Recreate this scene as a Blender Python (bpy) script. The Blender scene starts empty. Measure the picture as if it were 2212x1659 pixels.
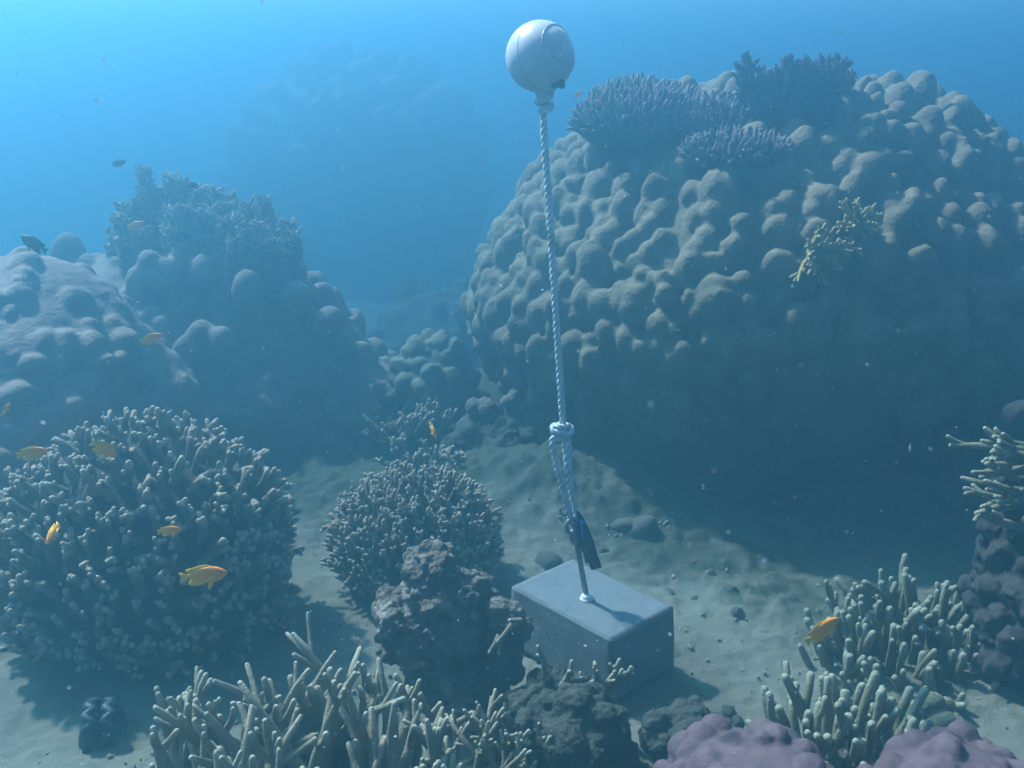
import bpy, bmesh, math, random
import numpy as np
from mathutils import Vector, Matrix, Euler

SC = bpy.context.scene
COL = SC.collection
rng = np.random.default_rng(7)
random.seed(7)

# ------------------------------------------------------------------ camera
PITCH = math.radians(17.0)
CAMZ = 1.715
FPX = 2124.0                      # focal length in units of a 2212 px wide picture
cam_d = bpy.data.cameras.new('camera')
cam = bpy.data.objects.new('camera', cam_d)
COL.objects.link(cam)
cam.location = (0, 0, CAMZ)
cam.rotation_euler = (math.pi / 2 - PITCH, 0, 0)
cam_d.sensor_width = 36.0
cam_d.lens = 36.0 * FPX / 2212.0
cam_d.clip_start = 0.02
cam_d.clip_end = 200
SC.camera = cam
cam_d.dof.use_dof = True            # small compact-camera lens: only specks close to it blur
cam_d.dof.focus_distance = 3.0
cam_d.dof.aperture_fstop = 15.0

# ------------------------------------------------------------------ daylight
SUN_EL = math.radians(51.5)
SUN_DIR = Vector((-0.79 * math.cos(SUN_EL), 0.613 * math.cos(SUN_EL), math.sin(SUN_EL)))
world = bpy.data.worlds.new('World')
SC.world = world
world.use_nodes = True
wn = world.node_tree
wn.nodes.clear()
w_out = wn.nodes.new('ShaderNodeOutputWorld')
w_bg = wn.nodes.new('ShaderNodeBackground')
w_sky = wn.nodes.new('ShaderNodeTexSky')
w_sky.sky_type = 'NISHITA'
w_sky.sun_disc = False
w_sky.sun_elevation = SUN_EL
w_sky.sun_rotation = math.atan2(SUN_DIR.x, SUN_DIR.y)
w_bg.inputs['Strength'].default_value = 0.06
wn.links.new(w_sky.outputs[0], w_bg.inputs[0])
wn.links.new(w_bg.outputs[0], w_out.inputs[0])
sun_d = bpy.data.lights.new('sun', 'SUN')
sun_d.energy = 5.0
sun_d.angle = math.radians(3.0)       # rippled water surface above softens the shadows
sun_d.color = (1.0, 0.96, 0.90)
sun = bpy.data.objects.new('sun', sun_d)
COL.objects.link(sun)
sun.location = SUN_DIR * 20
sun.rotation_euler = SUN_DIR.to_track_quat('Z', 'Y').to_euler()
SC.view_settings.view_transform = 'Standard'
SC.view_settings.look = 'None'
SC.view_settings.gamma = 1.0
SC.view_settings.use_curve_mapping = False
SC.view_settings.exposure = 1.98
cy = SC.cycles
cy.use_denoising = True
cy.max_bounces = 6
cy.diffuse_bounces = 2
cy.glossy_bounces = 2
cy.transmission_bounces = 2
cy.volume_bounces = 1
cy.transparent_max_bounces = 8
cy.use_adaptive_sampling = False
cy.caustics_reflective = False
cy.caustics_refractive = False

# the sea water itself: one closed box of even density round everything
WATER_TOP = 2.8
HAZE_DENSITY = 0.30
HAZE_COLOR = (0.130, 0.39, 0.54, 1)
HAZE_ABSORB = (0.03, 0.16, 0.45, 1)
HAZE_ANISO = 0.82


# ------------------------------------------------------------------ helpers
def P(u, v, y):
    """world point at depth y seen at picture position (u, v) of a 2212 x 1659 picture"""
    dx = (u - 1106.0) / FPX
    dz = (829.5 - v) / FPX
    dy = math.cos(PITCH) + dz * math.sin(PITCH)
    dzz = -math.sin(PITCH) + dz * math.cos(PITCH)
    t = y / dy
    return np.array((dx * t, y, CAMZ + dzz * t))


def norm(v):
    v = np.asarray(v, float)
    n = np.linalg.norm(v, axis=-1, keepdims=True)
    return v / np.maximum(n, 1e-9)


def _hash(i, j, k, seed):
    n = (i * 374761393 + j * 668265263 + k * 1274126177 + seed * 974634777) & 0xFFFFFFFF
    n = ((n ^ (n >> 13)) * 1274126177) & 0xFFFFFFFF
    n = n ^ (n >> 16)
    return (n & 0xFFFFFF) / float(0xFFFFFF)


def vnoise(p, freq=1.0, seed=0):
    """value noise, -1..1, for an (n,3) array"""
    q = np.asarray(p, float) * freq
    f = np.floor(q)
    i = f.astype(np.int64)
    w = q - f
    w = w * w * (3 - 2 * w)
    out = 0
    for a in (0, 1):
        for b in (0, 1):
            for c in (0, 1):
                h = _hash(i[:, 0] + a, i[:, 1] + b, i[:, 2] + c, seed)
                out = out + h * (w[:, 0] if a else 1 - w[:, 0]) * (w[:, 1] if b else 1 - w[:, 1]) * (w[:, 2] if c else 1 - w[:, 2])
    return out * 2 - 1


def fbm(p, freq=1.0, octv=4, seed=0, gain=0.5):
    s, a, t = 0, 1.0, 0
    for o in range(octv):
        s = s + a * vnoise(p, freq * 2 ** o, seed + o * 17)
        t += a
        a *= gain
    return s / t


class MB:
    """collects verts and faces, then links them as one mesh object"""
    def __init__(self):
        self.v, self.f, self.t, self.n = [], [], [], 0

    def add(self, verts, faces, tip=None):
        verts = np.asarray(verts, float)
        faces = np.asarray(faces, np.int64)
        self.v.append(verts)
        self.f.append(faces + self.n)
        self.t.append(np.zeros(len(verts)) if tip is None else np.broadcast_to(tip, (len(verts),)))
        self.n += len(verts)

    def merge(self, o):
        for v, t in zip(o.v, o.t):
            pass
        off = self.n
        self.v += o.v
        self.t += o.t
        self.f += [f + off for f in o.f]
        self.n += o.n

    def tube(self, pts, rad, seg=7, tip0=0.0, tip1=1.0, cap=True, closed_start=False):
        pts = np.asarray(pts, float)
        rad = np.asarray(rad, float)
        n = len(pts)
        tan = np.empty_like(pts)
        tan[1:-1] = pts[2:] - pts[:-2]
        tan[0] = pts[1] - pts[0]
        tan[-1] = pts[-1] - pts[-2]
        tan = norm(tan)
        P_, R_, T_, A_ = [pts], [rad], [tan], [np.linspace(tip0, tip1, n)]
        if cap:
            r = rad[-1]
            e = tan[-1]
            add = np.array([pts[-1] + e * r * 0.5, pts[-1] + e * r * 0.85])
            P_.append(add)
            R_.append(np.array([r * 0.86, r * 0.5]))
            T_.append(np.array([e, e]))
            A_.append(np.array([tip1, tip1]))
        pts2, rad2, tan2, a2 = np.concatenate(P_), np.concatenate(R_), np.concatenate(T_), np.concatenate(A_)
        m = len(pts2)
        up = np.array((0.31, 0.17, 0.93)) if abs(tan2[0][2]) < 0.8 else np.array((0.95, 0.2, 0.1))
        nx = norm(np.cross(tan2[0], up))
        N = np.empty((m, 3))
        for i in range(m):
            nx = nx - tan2[i] * np.dot(nx, tan2[i])
            nx = nx / max(np.linalg.norm(nx), 1e-9)
            N[i] = nx
        B = np.cross(tan2, N)
        ang = np.arange(seg) * 2 * math.pi / seg
        ring = pts2[:, None, :] + rad2[:, None, None] * (np.cos(ang)[None, :, None] * N[:, None, :] + np.sin(ang)[None, :, None] * B[:, None, :])
        verts = ring.reshape(-1, 3)
        tips = np.repeat(a2, seg)
        i = np.arange(m - 1)[:, None] * seg
        k = np.arange(seg)[None, :]
        k2 = (k + 1) % seg
        q = np.stack([i + k, i + k2, i + seg + k2, i + seg + k], -1).reshape(-1, 4)
        base = self.n
        self.add(verts, q, tips)
        if cap:
            e = tan2[-1]
            self.add([pts[-1] + e * rad[-1] * 1.0], np.zeros((0, 3)), np.array([tip1]))
            l0 = base + (m - 1) * seg
            ap = base + m * seg
            kk = np.arange(seg)
            self.f.append(np.stack([l0 + kk, l0 + (kk + 1) % seg, np.full(seg, ap)], -1))
        if closed_start:
            kk = np.arange(seg)
            self.add([pts[0]], np.zeros((0, 3)), np.array([tip0]))
            ap = self.n - 1
            self.f.append(np.stack([base + (kk + 1) % seg, base + kk, np.full(seg, ap)], -1))

    def box(self, c, s, rot=None):
        c = np.asarray(c, float)
        h = np.asarray(s, float) / 2
        v = np.array([(x, y, z) for x in (-1, 1) for y in (-1, 1) for z in (-1, 1)], float) * h
        if rot is not None:
            v = v @ np.array(rot).T
        f = [(0, 1, 3, 2), (4, 6, 7, 5), (0, 4, 5, 1), (2, 3, 7, 6), (0, 2, 6, 4), (1, 5, 7, 3)]
        self.add(v + c, f)

    def mesh(self, name, smooth=True):
        me = bpy.data.meshes.new(name)
        v = np.concatenate(self.v) if self.v else np.zeros((0, 3))
        fs = [f for f in self.f if len(f)]
        lens = np.concatenate([np.full(len(f), f.shape[1]) for f in fs])
        loops = np.concatenate([f.ravel() for f in fs])
        me.vertices.add(len(v))
        me.vertices.foreach_set('co', v.astype(np.float32).ravel())
        me.loops.add(len(loops))
        me.loops.foreach_set('vertex_index', loops.astype(np.int32))
        me.polygons.add(len(lens))
        st = np.concatenate([[0], np.cumsum(lens)[:-1]])
        me.polygons.foreach_set('loop_start', st.astype(np.int32))
        me.polygons.foreach_set('use_smooth', np.full(len(lens), smooth))
        me.update(calc_edges=True)
        at = me.attributes.new('tip', 'FLOAT', 'POINT')
        at.data.foreach_set('value', np.concatenate(self.t).astype(np.float32))
        return me

    def build(self, name, mat, parent=None, smooth=True):
        return link(name, self.mesh(name, smooth), mat, parent)


def link(name, me, mat, parent=None):
    o = bpy.data.objects.new(name, me)
    if mat is not None and not me.materials:
        me.materials.append(mat)
    COL.objects.link(o)
    if parent is not None:
        o.parent = parent
    return o


def tag(o, label=None, cat=None, group=None, kind=None):
    if label: o['label'] = label
    if cat: o['category'] = cat
    if group: o['group'] = group
    if kind: o['kind'] = kind
    return o


def thing(name, label, cat, loc=(0, 0, 0), group=None):
    o = bpy.data.objects.new(name, None)
    o.empty_display_size = 0.05
    COL.objects.link(o)
    o.location = tuple(float(c) for c in loc)
    return tag(o, label, cat, group)


def local(o, root):
    """a part was built in world coordinates: move its vertices into the thing's space"""
    me = o.data
    me.transform(Matrix.Translation(-Vector(root.location)))
    return o


_ICO = {}
def ico(sub):
    if sub not in _ICO:
        bm = bmesh.new()
        bmesh.ops.create_icosphere(bm, subdivisions=sub, radius=1.0)
        bm.verts.ensure_lookup_table()
        v = np.array([x.co[:] for x in bm.verts])
        f = np.array([[y.index for y in x.verts] for x in bm.faces])
        bm.free()
        _ICO[sub] = (v, f)
    return _ICO[sub]


def frame(d):
    d = norm(d)
    a = np.array((0, 0, 1.0)) if abs(d[2]) < 0.9 else np.array((1.0, 0, 0))
    x = norm(np.cross(a, d))
    y = np.cross(d, x)
    return np.stack([x, y, d], 1)       # columns


def remesh(mb, voxel, smooth=2, sfac=0.5):
    me = mb.mesh('tmp')
    o = bpy.data.objects.new('tmp', me)
    COL.objects.link(o)
    m = o.modifiers.new('r', 'REMESH')
    m.mode = 'VOXEL'
    m.voxel_size = voxel
    if smooth:
        s = o.modifiers.new('s', 'SMOOTH')
        s.factor = sfac
        s.iterations = smooth
    dg = bpy.context.evaluated_depsgraph_get()
    dg.update()
    out = bpy.data.meshes.new_from_object(o.evaluated_get(dg))
    bpy.data.objects.remove(o)
    bpy.data.meshes.remove(me)
    out.polygons.foreach_set('use_smooth', np.ones(len(out.polygons), bool))
    return out


def coords(me):
    a = np.empty(len(me.vertices) * 3, np.float32)
    me.vertices.foreach_get('co', a)
    return a.reshape(-1, 3).astype(float)


def set_coords(me, v):
    me.vertices.foreach_set('co', v.astype(np.float32).ravel())
    me.update()


def normals(me):
    a = np.empty(len(me.vertices) * 3, np.float32)
    me.vertices.foreach_get('normal', a)
    return a.reshape(-1, 3).astype(float)


def displace(me, amp, freq, octv=3, seed=0):
    v = coords(me)
    v = v + normals(me) * (fbm(v, freq, octv, seed) * amp)[:, None]
    set_coords(me, v)


# ------------------------------------------------------------------ materials
def mat_base(name, c1, c2, scale=8.0, rough=0.85, bump=0.3, bscale=60.0, bdist=0.004, tipcol=None, spec=0.2, tipstart=0.55, c3=None, c3scale=3.0, c3at=0.55, k=0.55):
    k *= 0.82 if k < 0.9 else 1.0
    sc = lambda c: None if c is None else tuple(q * k for q in c)
    c1, c2, c3, tipcol = sc(c1), sc(c2), sc(c3), sc(tipcol)
    m = bpy.data.materials.new(name)
    m.use_nodes = True
    nt = m.node_tree
    b = nt.nodes['Principled BSDF']
    b.inputs['Roughness'].default_value = rough
    b.inputs['Specular IOR Level'].default_value = spec
    tc = nt.nodes.new('ShaderNodeTexCoord')
    n1 = nt.nodes.new('ShaderNodeTexNoise')
    n1.inputs['Scale'].default_value = scale
    n1.inputs['Detail'].default_value = 6
    n1.inputs['Roughness'].default_value = 0.65
    nt.links.new(tc.outputs['Object'], n1.inputs['Vector'])
    r = nt.nodes.new('ShaderNodeValToRGB')
    r.color_ramp.elements[0].position = 0.32
    r.color_ramp.elements[1].position = 0.68
    r.color_ramp.elements[0].color = (*c1, 1)
    r.color_ramp.elements[1].color = (*c2, 1)
    nt.links.new(n1.outputs['Fac'], r.inputs['Fac'])
    out = r.outputs['Color']
    if c3 is not None:
        n3 = nt.nodes.new('ShaderNodeTexNoise')
        n3.inputs['Scale'].default_value = c3scale
        n3.inputs['Detail'].default_value = 5
        nt.links.new(tc.outputs['Object'], n3.inputs['Vector'])
        mr = nt.nodes.new('ShaderNodeMapRange')
        mr.inputs['From Min'].default_value = c3at
        mr.inputs['From Max'].default_value = c3at + 0.12
        nt.links.new(n3.outputs['Fac'], mr.inputs['Value'])
        mx = nt.nodes.new('ShaderNodeMixRGB')
        mx.inputs[2].default_value = (*c3, 1)
        nt.links.new(mr.outputs[0], mx.inputs[0])
        nt.links.new(out, mx.inputs[1])
        out = mx.outputs[0]
    if tipcol is not None:
        at = nt.nodes.new('ShaderNodeAttribute')
        at.attribute_name = 'tip'
        mr = nt.nodes.new('ShaderNodeMapRange')
        mr.inputs['From Min'].default_value = tipstart
        mr.inputs['From Max'].default_value = 1.0
        nt.links.new(at.outputs['Fac'], mr.inputs['Value'])
        mx = nt.nodes.new('ShaderNodeMixRGB')
        mx.inputs[2].default_value = (*tipcol, 1)
        nt.links.new(mr.outputs[0], mx.inputs[0])
        nt.links.new(out, mx.inputs[1])
        out = mx.outputs[0]
    nt.links.new(out, b.inputs['Base Color'])
    if bump:
        n2 = nt.nodes.new('ShaderNodeTexNoise')
        n2.inputs['Scale'].default_value = bscale
        n2.inputs['Detail'].default_value = 5
        nt.links.new(tc.outputs['Object'], n2.inputs['Vector'])
        bp = nt.nodes.new('ShaderNodeBump')
        bp.inputs['Strength'].default_value = bump
        bp.inputs['Distance'].default_value = bdist
        nt.links.new(n2.outputs['Fac'], bp.inputs['Height'])
        nt.links.new(bp.outputs[0], b.inputs['Normal'])
    return m


M = {}
M['porites'] = mat_base('porites_coral', (0.20, 0.17, 0.11), (0.34, 0.30, 0.20), 5, bump=0.9, bscale=70, bdist=0.007, c3=(0.15, 0.14, 0.09), c3scale=2.2, c3at=0.58, k=0.60)
M['porites_grey'] = mat_base('porites_grey', (0.24, 0.19, 0.16), (0.38, 0.31, 0.26), 5, bump=0.9, bscale=70, bdist=0.007, c3=(0.16, 0.135, 0.115), c3scale=2.5, c3at=0.58, k=0.68)
M['porites_green'] = mat_base('porites_green', (0.18, 0.205, 0.145), (0.29, 0.32, 0.225), 6, bump=0.4, bscale=120, bdist=0.003)
M['porites_purple'] = mat_base('porites_purple', (0.25, 0.15, 0.175), (0.40, 0.25, 0.275), 22, bump=0.8, bscale=170, bdist=0.003, c3=(0.15, 0.09, 0.12), c3scale=9, c3at=0.56, k=0.37)
M['stub'] = mat_base('stub_coral', (0.19, 0.14, 0.085), (0.31, 0.235, 0.15), 14, bump=0.4, bscale=200, bdist=0.002, tipcol=(0.58, 0.48, 0.35), tipstart=0.72, k=0.72)
M['stub_base'] = mat_base('stub_coral_base', (0.03, 0.026, 0.02), (0.08, 0.065, 0.05), 12, bump=0.8, bscale=60, bdist=0.01)  # near-black core: shade between the branches put into its colour
M['stag'] = mat_base('staghorn', (0.27, 0.23, 0.15), (0.40, 0.35, 0.24), 20, bump=0.9, bscale=150, bdist=0.004, tipcol=(0.58, 0.52, 0.38), tipstart=0.8, k=0.72)
M['finger'] = mat_base('finger_coral', (0.26, 0.24, 0.14), (0.38, 0.35, 0.22), 18, bump=0.9, bscale=150, bdist=0.004, tipcol=(0.48, 0.47, 0.34), tipstart=0.8, k=0.64)
M['table'] = mat_base('table_coral', (0.13, 0.09, 0.10), (0.22, 0.16, 0.16), 12, bump=0.3, tipcol=(0.40, 0.33, 0.33), tipstart=0.4)
M['bush'] = mat_base('bushy_coral', (0.05, 0.035, 0.09), (0.09, 0.06, 0.13), 12, bump=0.3, tipcol=(0.13, 0.09, 0.17), tipstart=0.4)
M['soft'] = mat_base('soft_coral', (0.20, 0.18, 0.15), (0.36, 0.32, 0.26), 9, bump=0.3, tipcol=(0.50, 0.46, 0.39), tipstart=0.4, k=0.8)
M['yellow'] = mat_base('yellow_coral', (0.55, 0.42, 0.14), (0.70, 0.55, 0.22), 12, bump=0.3, tipcol=(0.80, 0.66, 0.32), tipstart=0.5, k=0.52)
M['rock'] = mat_base('encrusted_rock', (0.10, 0.082, 0.066), (0.26, 0.22, 0.175), 16, bump=1.0, bscale=110, bdist=0.012, c3=(0.36, 0.32, 0.27), c3scale=9, c3at=0.54, k=0.8)
M['pillar'] = mat_base('pillar_coral', (0.10, 0.09, 0.085), (0.20, 0.17, 0.16), 12, bump=0.5, bscale=120, bdist=0.004, k=0.30)  # darkened so its colour carries the shade at the right edge
M['rubble'] = mat_base('rubble', (0.28, 0.265, 0.20), (0.52, 0.50, 0.41), 9.0, bump=1.0, bscale=60, bdist=0.01, k=0.62)
M['rock_dark'] = mat_base('algae_rock', (0.05, 0.055, 0.045), (0.13, 0.13, 0.095), 14, bump=1.0, bscale=80, bdist=0.012, c3=(0.19, 0.17, 0.13), c3scale=9, c3at=0.58)
M['concrete'] = mat_base('concrete', (0.245, 0.28, 0.30), (0.335, 0.375, 0.40), 26, rough=0.95, bump=0.6, bscale=120, bdist=0.0025, c3=(0.19, 0.225, 0.22), c3scale=5, c3at=0.56, k=0.54)
M['rope'] = mat_base('rope_fibre', (0.58, 0.66, 0.66), (0.74, 0.80, 0.79), 60, rough=0.6, bump=0.3, bscale=500, bdist=0.0006, c3=(0.45, 0.48, 0.38), c3scale=14, c3at=0.55, k=0.89)
M['steel'] = mat_base('galvanised_steel', (0.16, 0.17, 0.18), (0.28, 0.29, 0.30), 80, rough=0.4, bump=0.2, bscale=300, bdist=0.0006, k=1.0)
M['steel'].node_tree.nodes['Principled BSDF'].inputs['Metallic'].default_value = 0.7
M['black'] = mat_base('black_plastic', (0.015, 0.016, 0.018), (0.03, 0.03, 0.033), 40, rough=0.6, bump=0.3, bscale=120, bdist=0.002, k=1.0)
M['nylon'] = mat_base('white_nylon', (0.70, 0.70, 0.68), (0.80, 0.80, 0.78), 40, rough=0.5, bump=0.0, k=1.0)
M['blue'] = mat_base('blue_plastic', (0.01, 0.16, 0.75), (0.02, 0.22, 0.85), 40, rough=0.4, bump=0.0, k=1.0)
M['ink'] = mat_base('faded_paint', (0.20, 0.22, 0.22), (0.28, 0.30, 0.30), 90, bump=0.0, k=1.0)
M['buoy'] = mat_base('buoy_plastic', (0.50, 0.52, 0.53), (0.60, 0.61, 0.62), 12, rough=0.30, bump=0.10, bscale=160, bdist=0.0008, spec=0.7, c3=(0.36, 0.38, 0.36), c3scale=7, c3at=0.60, k=0.89)
M['seam'] = mat_base('buoy_seam', (0.22, 0.25, 0.27), (0.28, 0.30, 0.32), 20, bump=0, k=1.0)
M['fouling'] = mat_base('buoy_fouling', (0.10, 0.12, 0.10), (0.30, 0.28, 0.22), 60, bump=0.6, bscale=200, bdist=0.003, k=1.0)
M['clam'] = mat_base('clam_mantle', (0.012, 0.016, 0.022), (0.03, 0.05, 0.06), 30, rough=0.5, bump=0.3, bscale=120, bdist=0.002, c3=(0.03, 0.09, 0.08), c3scale=22, c3at=0.6, k=1.0)
M['particle'] = mat_base('drifting_particle', (0.75, 0.75, 0.72), (0.85, 0.85, 0.82), 3, bump=0, k=1.0)
M['fish_black'] = mat_base('black_fish_skin', (0.008, 0.009, 0.012), (0.02, 0.02, 0.024), 20, rough=0.5, bump=0, k=1.0)
M['eye'] = mat_base('fish_eye', (0.008, 0.008, 0.01), (0.012, 0.012, 0.014), 20, rough=0.2, bump=0, spec=0.5, k=1.0)
M['silver'] = mat_base('silver_fish_skin', (0.7, 0.72, 0.72), (0.8, 0.82, 0.82), 20, rough=0.3, bump=0, spec=0.5, k=1.0)


def fish_skin(name, front, back):
    m = bpy.data.materials.new(name)
    m.use_nodes = True
    nt = m.node_tree
    b = nt.nodes['Principled BSDF']
    b.inputs['Roughness'].default_value = 0.55
    b.inputs['Specular IOR Level'].default_value = 0.3
    tc = nt.nodes.new('ShaderNodeTexCoord')
    sx = nt.nodes.new('ShaderNodeSeparateXYZ')
    nt.links.new(tc.outputs['Object'], sx.inputs[0])
    r = nt.nodes.new('ShaderNodeValToRGB')
    r.color_ramp.elements[0].position = 0.15
    r.color_ramp.elements[1].position = 0.75
    r.color_ramp.elements[0].color = (*back, 1)
    r.color_ramp.elements[1].color = (*front, 1)
    mr = nt.nodes.new('ShaderNodeMapRange')
    mr.inputs['From Min'].default_value = -0.5
    mr.inputs['From Max'].default_value = 0.5
    nt.links.new(sx.outputs[0], mr.inputs['Value'])
    nt.links.new(mr.outputs[0], r.inputs['Fac'])
    nt.links.new(r.outputs[0], b.inputs['Base Color'])
    vo = nt.nodes.new('ShaderNodeTexVoronoi')
    vo.inputs['Scale'].default_value = 34
    nt.links.new(tc.outputs['Object'], vo.inputs['Vector'])
    bp = nt.nodes.new('ShaderNodeBump')
    bp.inputs['Strength'].default_value = 0.25
    bp.inputs['Distance'].default_value = 0.01
    nt.links.new(vo.outputs['Distance'], bp.inputs['Height'])
    nt.links.new(bp.outputs[0], b.inputs['Normal'])
    return m


M['fish'] = fish_skin('orange_fish_skin', (0.95, 0.27, 0.015), (1.0, 0.46, 0.01))
M['fish_fin'] = mat_base('orange_fish_fin', (0.95, 0.46, 0.02), (1.0, 0.58, 0.03), 20, rough=0.5, bump=0, k=1.0)


def sand_material():
    m = bpy.data.materials.new('sand')
    m.use_nodes = True
    nt = m.node_tree
    b = nt.nodes['Principled BSDF']
    b.inputs['Roughness'].default_value = 0.95
    b.inputs['Specular IOR Level'].default_value = 0.1
    tc = nt.nodes.new('ShaderNodeTexCoord')
    def noise(s, d=6, ro=0.6):
        n = nt.nodes.new('ShaderNodeTexNoise')
        n.inputs['Scale'].default_value = s
        n.inputs['Detail'].default_value = d
        n.inputs['Roughness'].default_value = ro
        nt.links.new(tc.outputs['Object'], n.inputs['Vector'])
        return n
    n1 = noise(3.0)
    r = nt.nodes.new('ShaderNodeValToRGB')
    r.color_ramp.elements[0].position = 0.35
    r.color_ramp.elements[1].position = 0.65
    r.color_ramp.elements[0].color = (0.135, 0.13, 0.098, 1)
    r.color_ramp.elements[1].color = (0.195, 0.188, 0.145, 1)
    nt.links.new(n1.outputs['Fac'], r.inputs['Fac'])
    n2 = noise(45.0, 4, 0.7)
    mr = nt.nodes.new('ShaderNodeMapRange')
    mr.inputs['From Min'].default_value = 0.55
    mr.inputs['From Max'].default_value = 0.72
    mr.inputs['To Max'].default_value = 0.65
    nt.links.new(n2.outputs['Fac'], mr.inputs['Value'])
    mx = nt.nodes.new('ShaderNodeMixRGB')
    mx.inputs[2].default_value = (0.105, 0.10, 0.075, 1)
    nt.links.new(mr.outputs[0], mx.inputs[0])
    nt.links.new(r.outputs[0], mx.inputs[1])
    # algae turf on the rubble slopes, plus shade painted on the far floor
    at = nt.nodes.new('ShaderNodeAttribute')
    at.attribute_name = 'tip'
    n3 = noise(11.0, 6, 0.7)
    ad = nt.nodes.new('ShaderNodeMath')
    ad.operation = 'ADD'
    nt.links.new(at.outputs['Fac'], ad.inputs[0])
    nt.links.new(n3.outputs['Fac'], ad.inputs[1])
    mr2 = nt.nodes.new('ShaderNodeMapRange')
    mr2.inputs['From Min'].default_value = 0.85
    mr2.inputs['From Max'].default_value = 1.15
    nt.links.new(ad.outputs[0], mr2.inputs['Value'])
    mx2 = nt.nodes.new('ShaderNodeMixRGB')
    mx2.inputs[2].default_value = (0.06, 0.068, 0.044, 1)
    nt.links.new(mr2.outputs[0], mx2.inputs[0])
    nt.links.new(mx.outputs[0], mx2.inputs[1])
    nt.links.new(mx2.outputs[0], b.inputs['Base Color'])
    n4 = noise(70.0, 6, 0.75)
    bp = nt.nodes.new('ShaderNodeBump')
    bp.inputs['Strength'].default_value = 0.8
    bp.inputs['Distance'].default_value = 0.012
    nt.links.new(n4.outputs['Fac'], bp.inputs['Height'])
    nt.links.new(bp.outputs[0], b.inputs['Normal'])
    return m


M['sand'] = sand_material()

# ------------------------------------------------------------------ sea bed
HILLS = [  # x, y, sx, sy, height
    (0.12, 3.75, 0.55, 0.32, 0.26), (0.75, 3.55, 0.40, 0.30, 0.06),
    (-0.75, 3.9, 0.5, 0.4, 0.08), (1.3, 5.2, 1.2, 1.0, 0.12), (-1.45, 4.9, 0.9, 0.8, 0.10),
    (0.25, 2.02, 0.30, 0.16, 0.10), (-0.1, 4.9, 0.5, 0.6, 0.25), (1.2, 1.75, 0.5, 0.3, 0.12),
    (-0.35, 1.85, 0.35, 0.2, 0.06), (1.45, 2.5, 0.35, 0.5, 0.12),
]
ALGAE_SHADE = [(0.62, 3.35, 0.45, 0.28, 0.55), (0.10, 3.75, 0.5, 0.3, 0.22), (0.95, 3.0, 0.25, 0.25, 0.35), (0.3, 2.0, 0.35, 0.14, 0.45),
         (0.1, 2.15, 0.25, 0.2, 0.55), (1.3, 2.6, 0.4, 0.5, 0.5), (-0.3, 4.3, 0.5, 0.5, 0.4), (0.0, 8.0, 6.0, 2.9, 0.7), (1.3, 4.1, 1.2, 0.6, 0.6), (-0.95, 3.85, 0.6, 0.45, 0.5), (-0.25, 3.9, 0.4, 0.35, 0.4), (-0.05, 5.0, 0.5, 0.6, 0.8), (-1.4, 4.6, 0.9, 0.7, 0.5)]  # patches in the gap and beyond paint its shadow onto the sand


def ground_h(x, y):
    x = np.asarray(x, float)
    y = np.asarray(y, float)
    p = np.stack([x.ravel(), y.ravel(), np.zeros(x.size)], -1)
    h = fbm(p, 1.1, 3, 3).reshape(x.shape) * 0.05 + fbm(p, 7.0, 3, 9).reshape(x.shape) * 0.013
    near = np.exp(-((y - 3.0) / 4.0) ** 2)
    h = h + np.abs(fbm(p, 22.0, 3, 5).reshape(x.shape)) * 0.018 * near
    for (a, b, sx, sy, k) in HILLS:
        h = h + k * np.exp(-((x - a) / sx) ** 2 - ((y - b) / sy) ** 2)
    q = np.clip((y - 4.8) / 2.0, 0, 1)
    h = h - 0.80 * q * q * (3 - 2 * q)
    return h


def gz(x, y):
    return float(ground_h(np.array([x]), np.array([y]))[0])


def ground():
    def axis(c, near, step, far, n):
        a = np.arange(-near, near + 1e-6, step)
        g = near + (far - near) * (np.linspace(0, 1, n)[1:]) ** 2.2
        return c + np.concatenate([-g[::-1], a, g])
    xs = axis(0.0, 1.9, 0.0135, 27.0, 40)
    ys = axis(2.9, 1.5, 0.0135, 27.0, 40)
    X, Y = np.meshgrid(xs, ys)
    Z = ground_h(X, Y)
    al = np.zeros_like(X)
    for (a, b, sx, sy, k) in ALGAE_SHADE:
        al += k * np.exp(-((X - a) / sx) ** 2 - ((Y - b) / sy) ** 2)
    # rubbly relief under the algae and the painted shade
    p = np.stack([X.ravel(), Y.ravel(), np.zeros(X.size)], -1)
    Z = Z + np.clip(al, 0, 0.6) * (np.abs(fbm(p, 13.0, 4, 21)).reshape(X.shape) * 0.09)
    ny, nx = X.shape
    v = np.stack([X.ravel(), Y.ravel(), Z.ravel()], -1)
    i = np.arange(ny - 1)[:, None] * nx + np.arange(nx - 1)[None, :]
    q = np.stack([i, i + 1, i + nx + 1, i + nx], -1).reshape(-1, 4)
    mb = MB()
    mb.add(v, q, np.clip(al, 0, 1).ravel())
    o = mb.build('seabed', M['sand'])
    tag(o, 'pale rippled sand sea bed between the coral heads', None, None, 'structure')


ground()

# water: closed volume round everything
hz = MB()
hz.box((0, 2.0, (WATER_TOP - 2.1) / 2), (64, 64, WATER_TOP + 2.1))
hm = bpy.data.materials.new('haze')
hm.use_nodes = True
hn = hm.node_tree
hn.nodes.clear()
ho = hn.nodes.new('ShaderNodeOutputMaterial')
hv = hn.nodes.new('ShaderNodeVolumePrincipled')
hv.inputs['Color'].default_value = HAZE_COLOR
hv.inputs['Absorption Color'].default_value = HAZE_ABSORB
hv.inputs['Density'].default_value = HAZE_DENSITY
hv.inputs['Anisotropy'].default_value = HAZE_ANISO
hv.inputs['Density Attribute'].default_value = ''
hv.inputs['Temperature Attribute'].default_value = ''
hn.links.new(hv.outputs[0], ho.inputs['Volume'])
tag(hz.build('haze', hm, None, False), 'blue sea water filling the whole scene', None, None, 'stuff')


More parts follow.
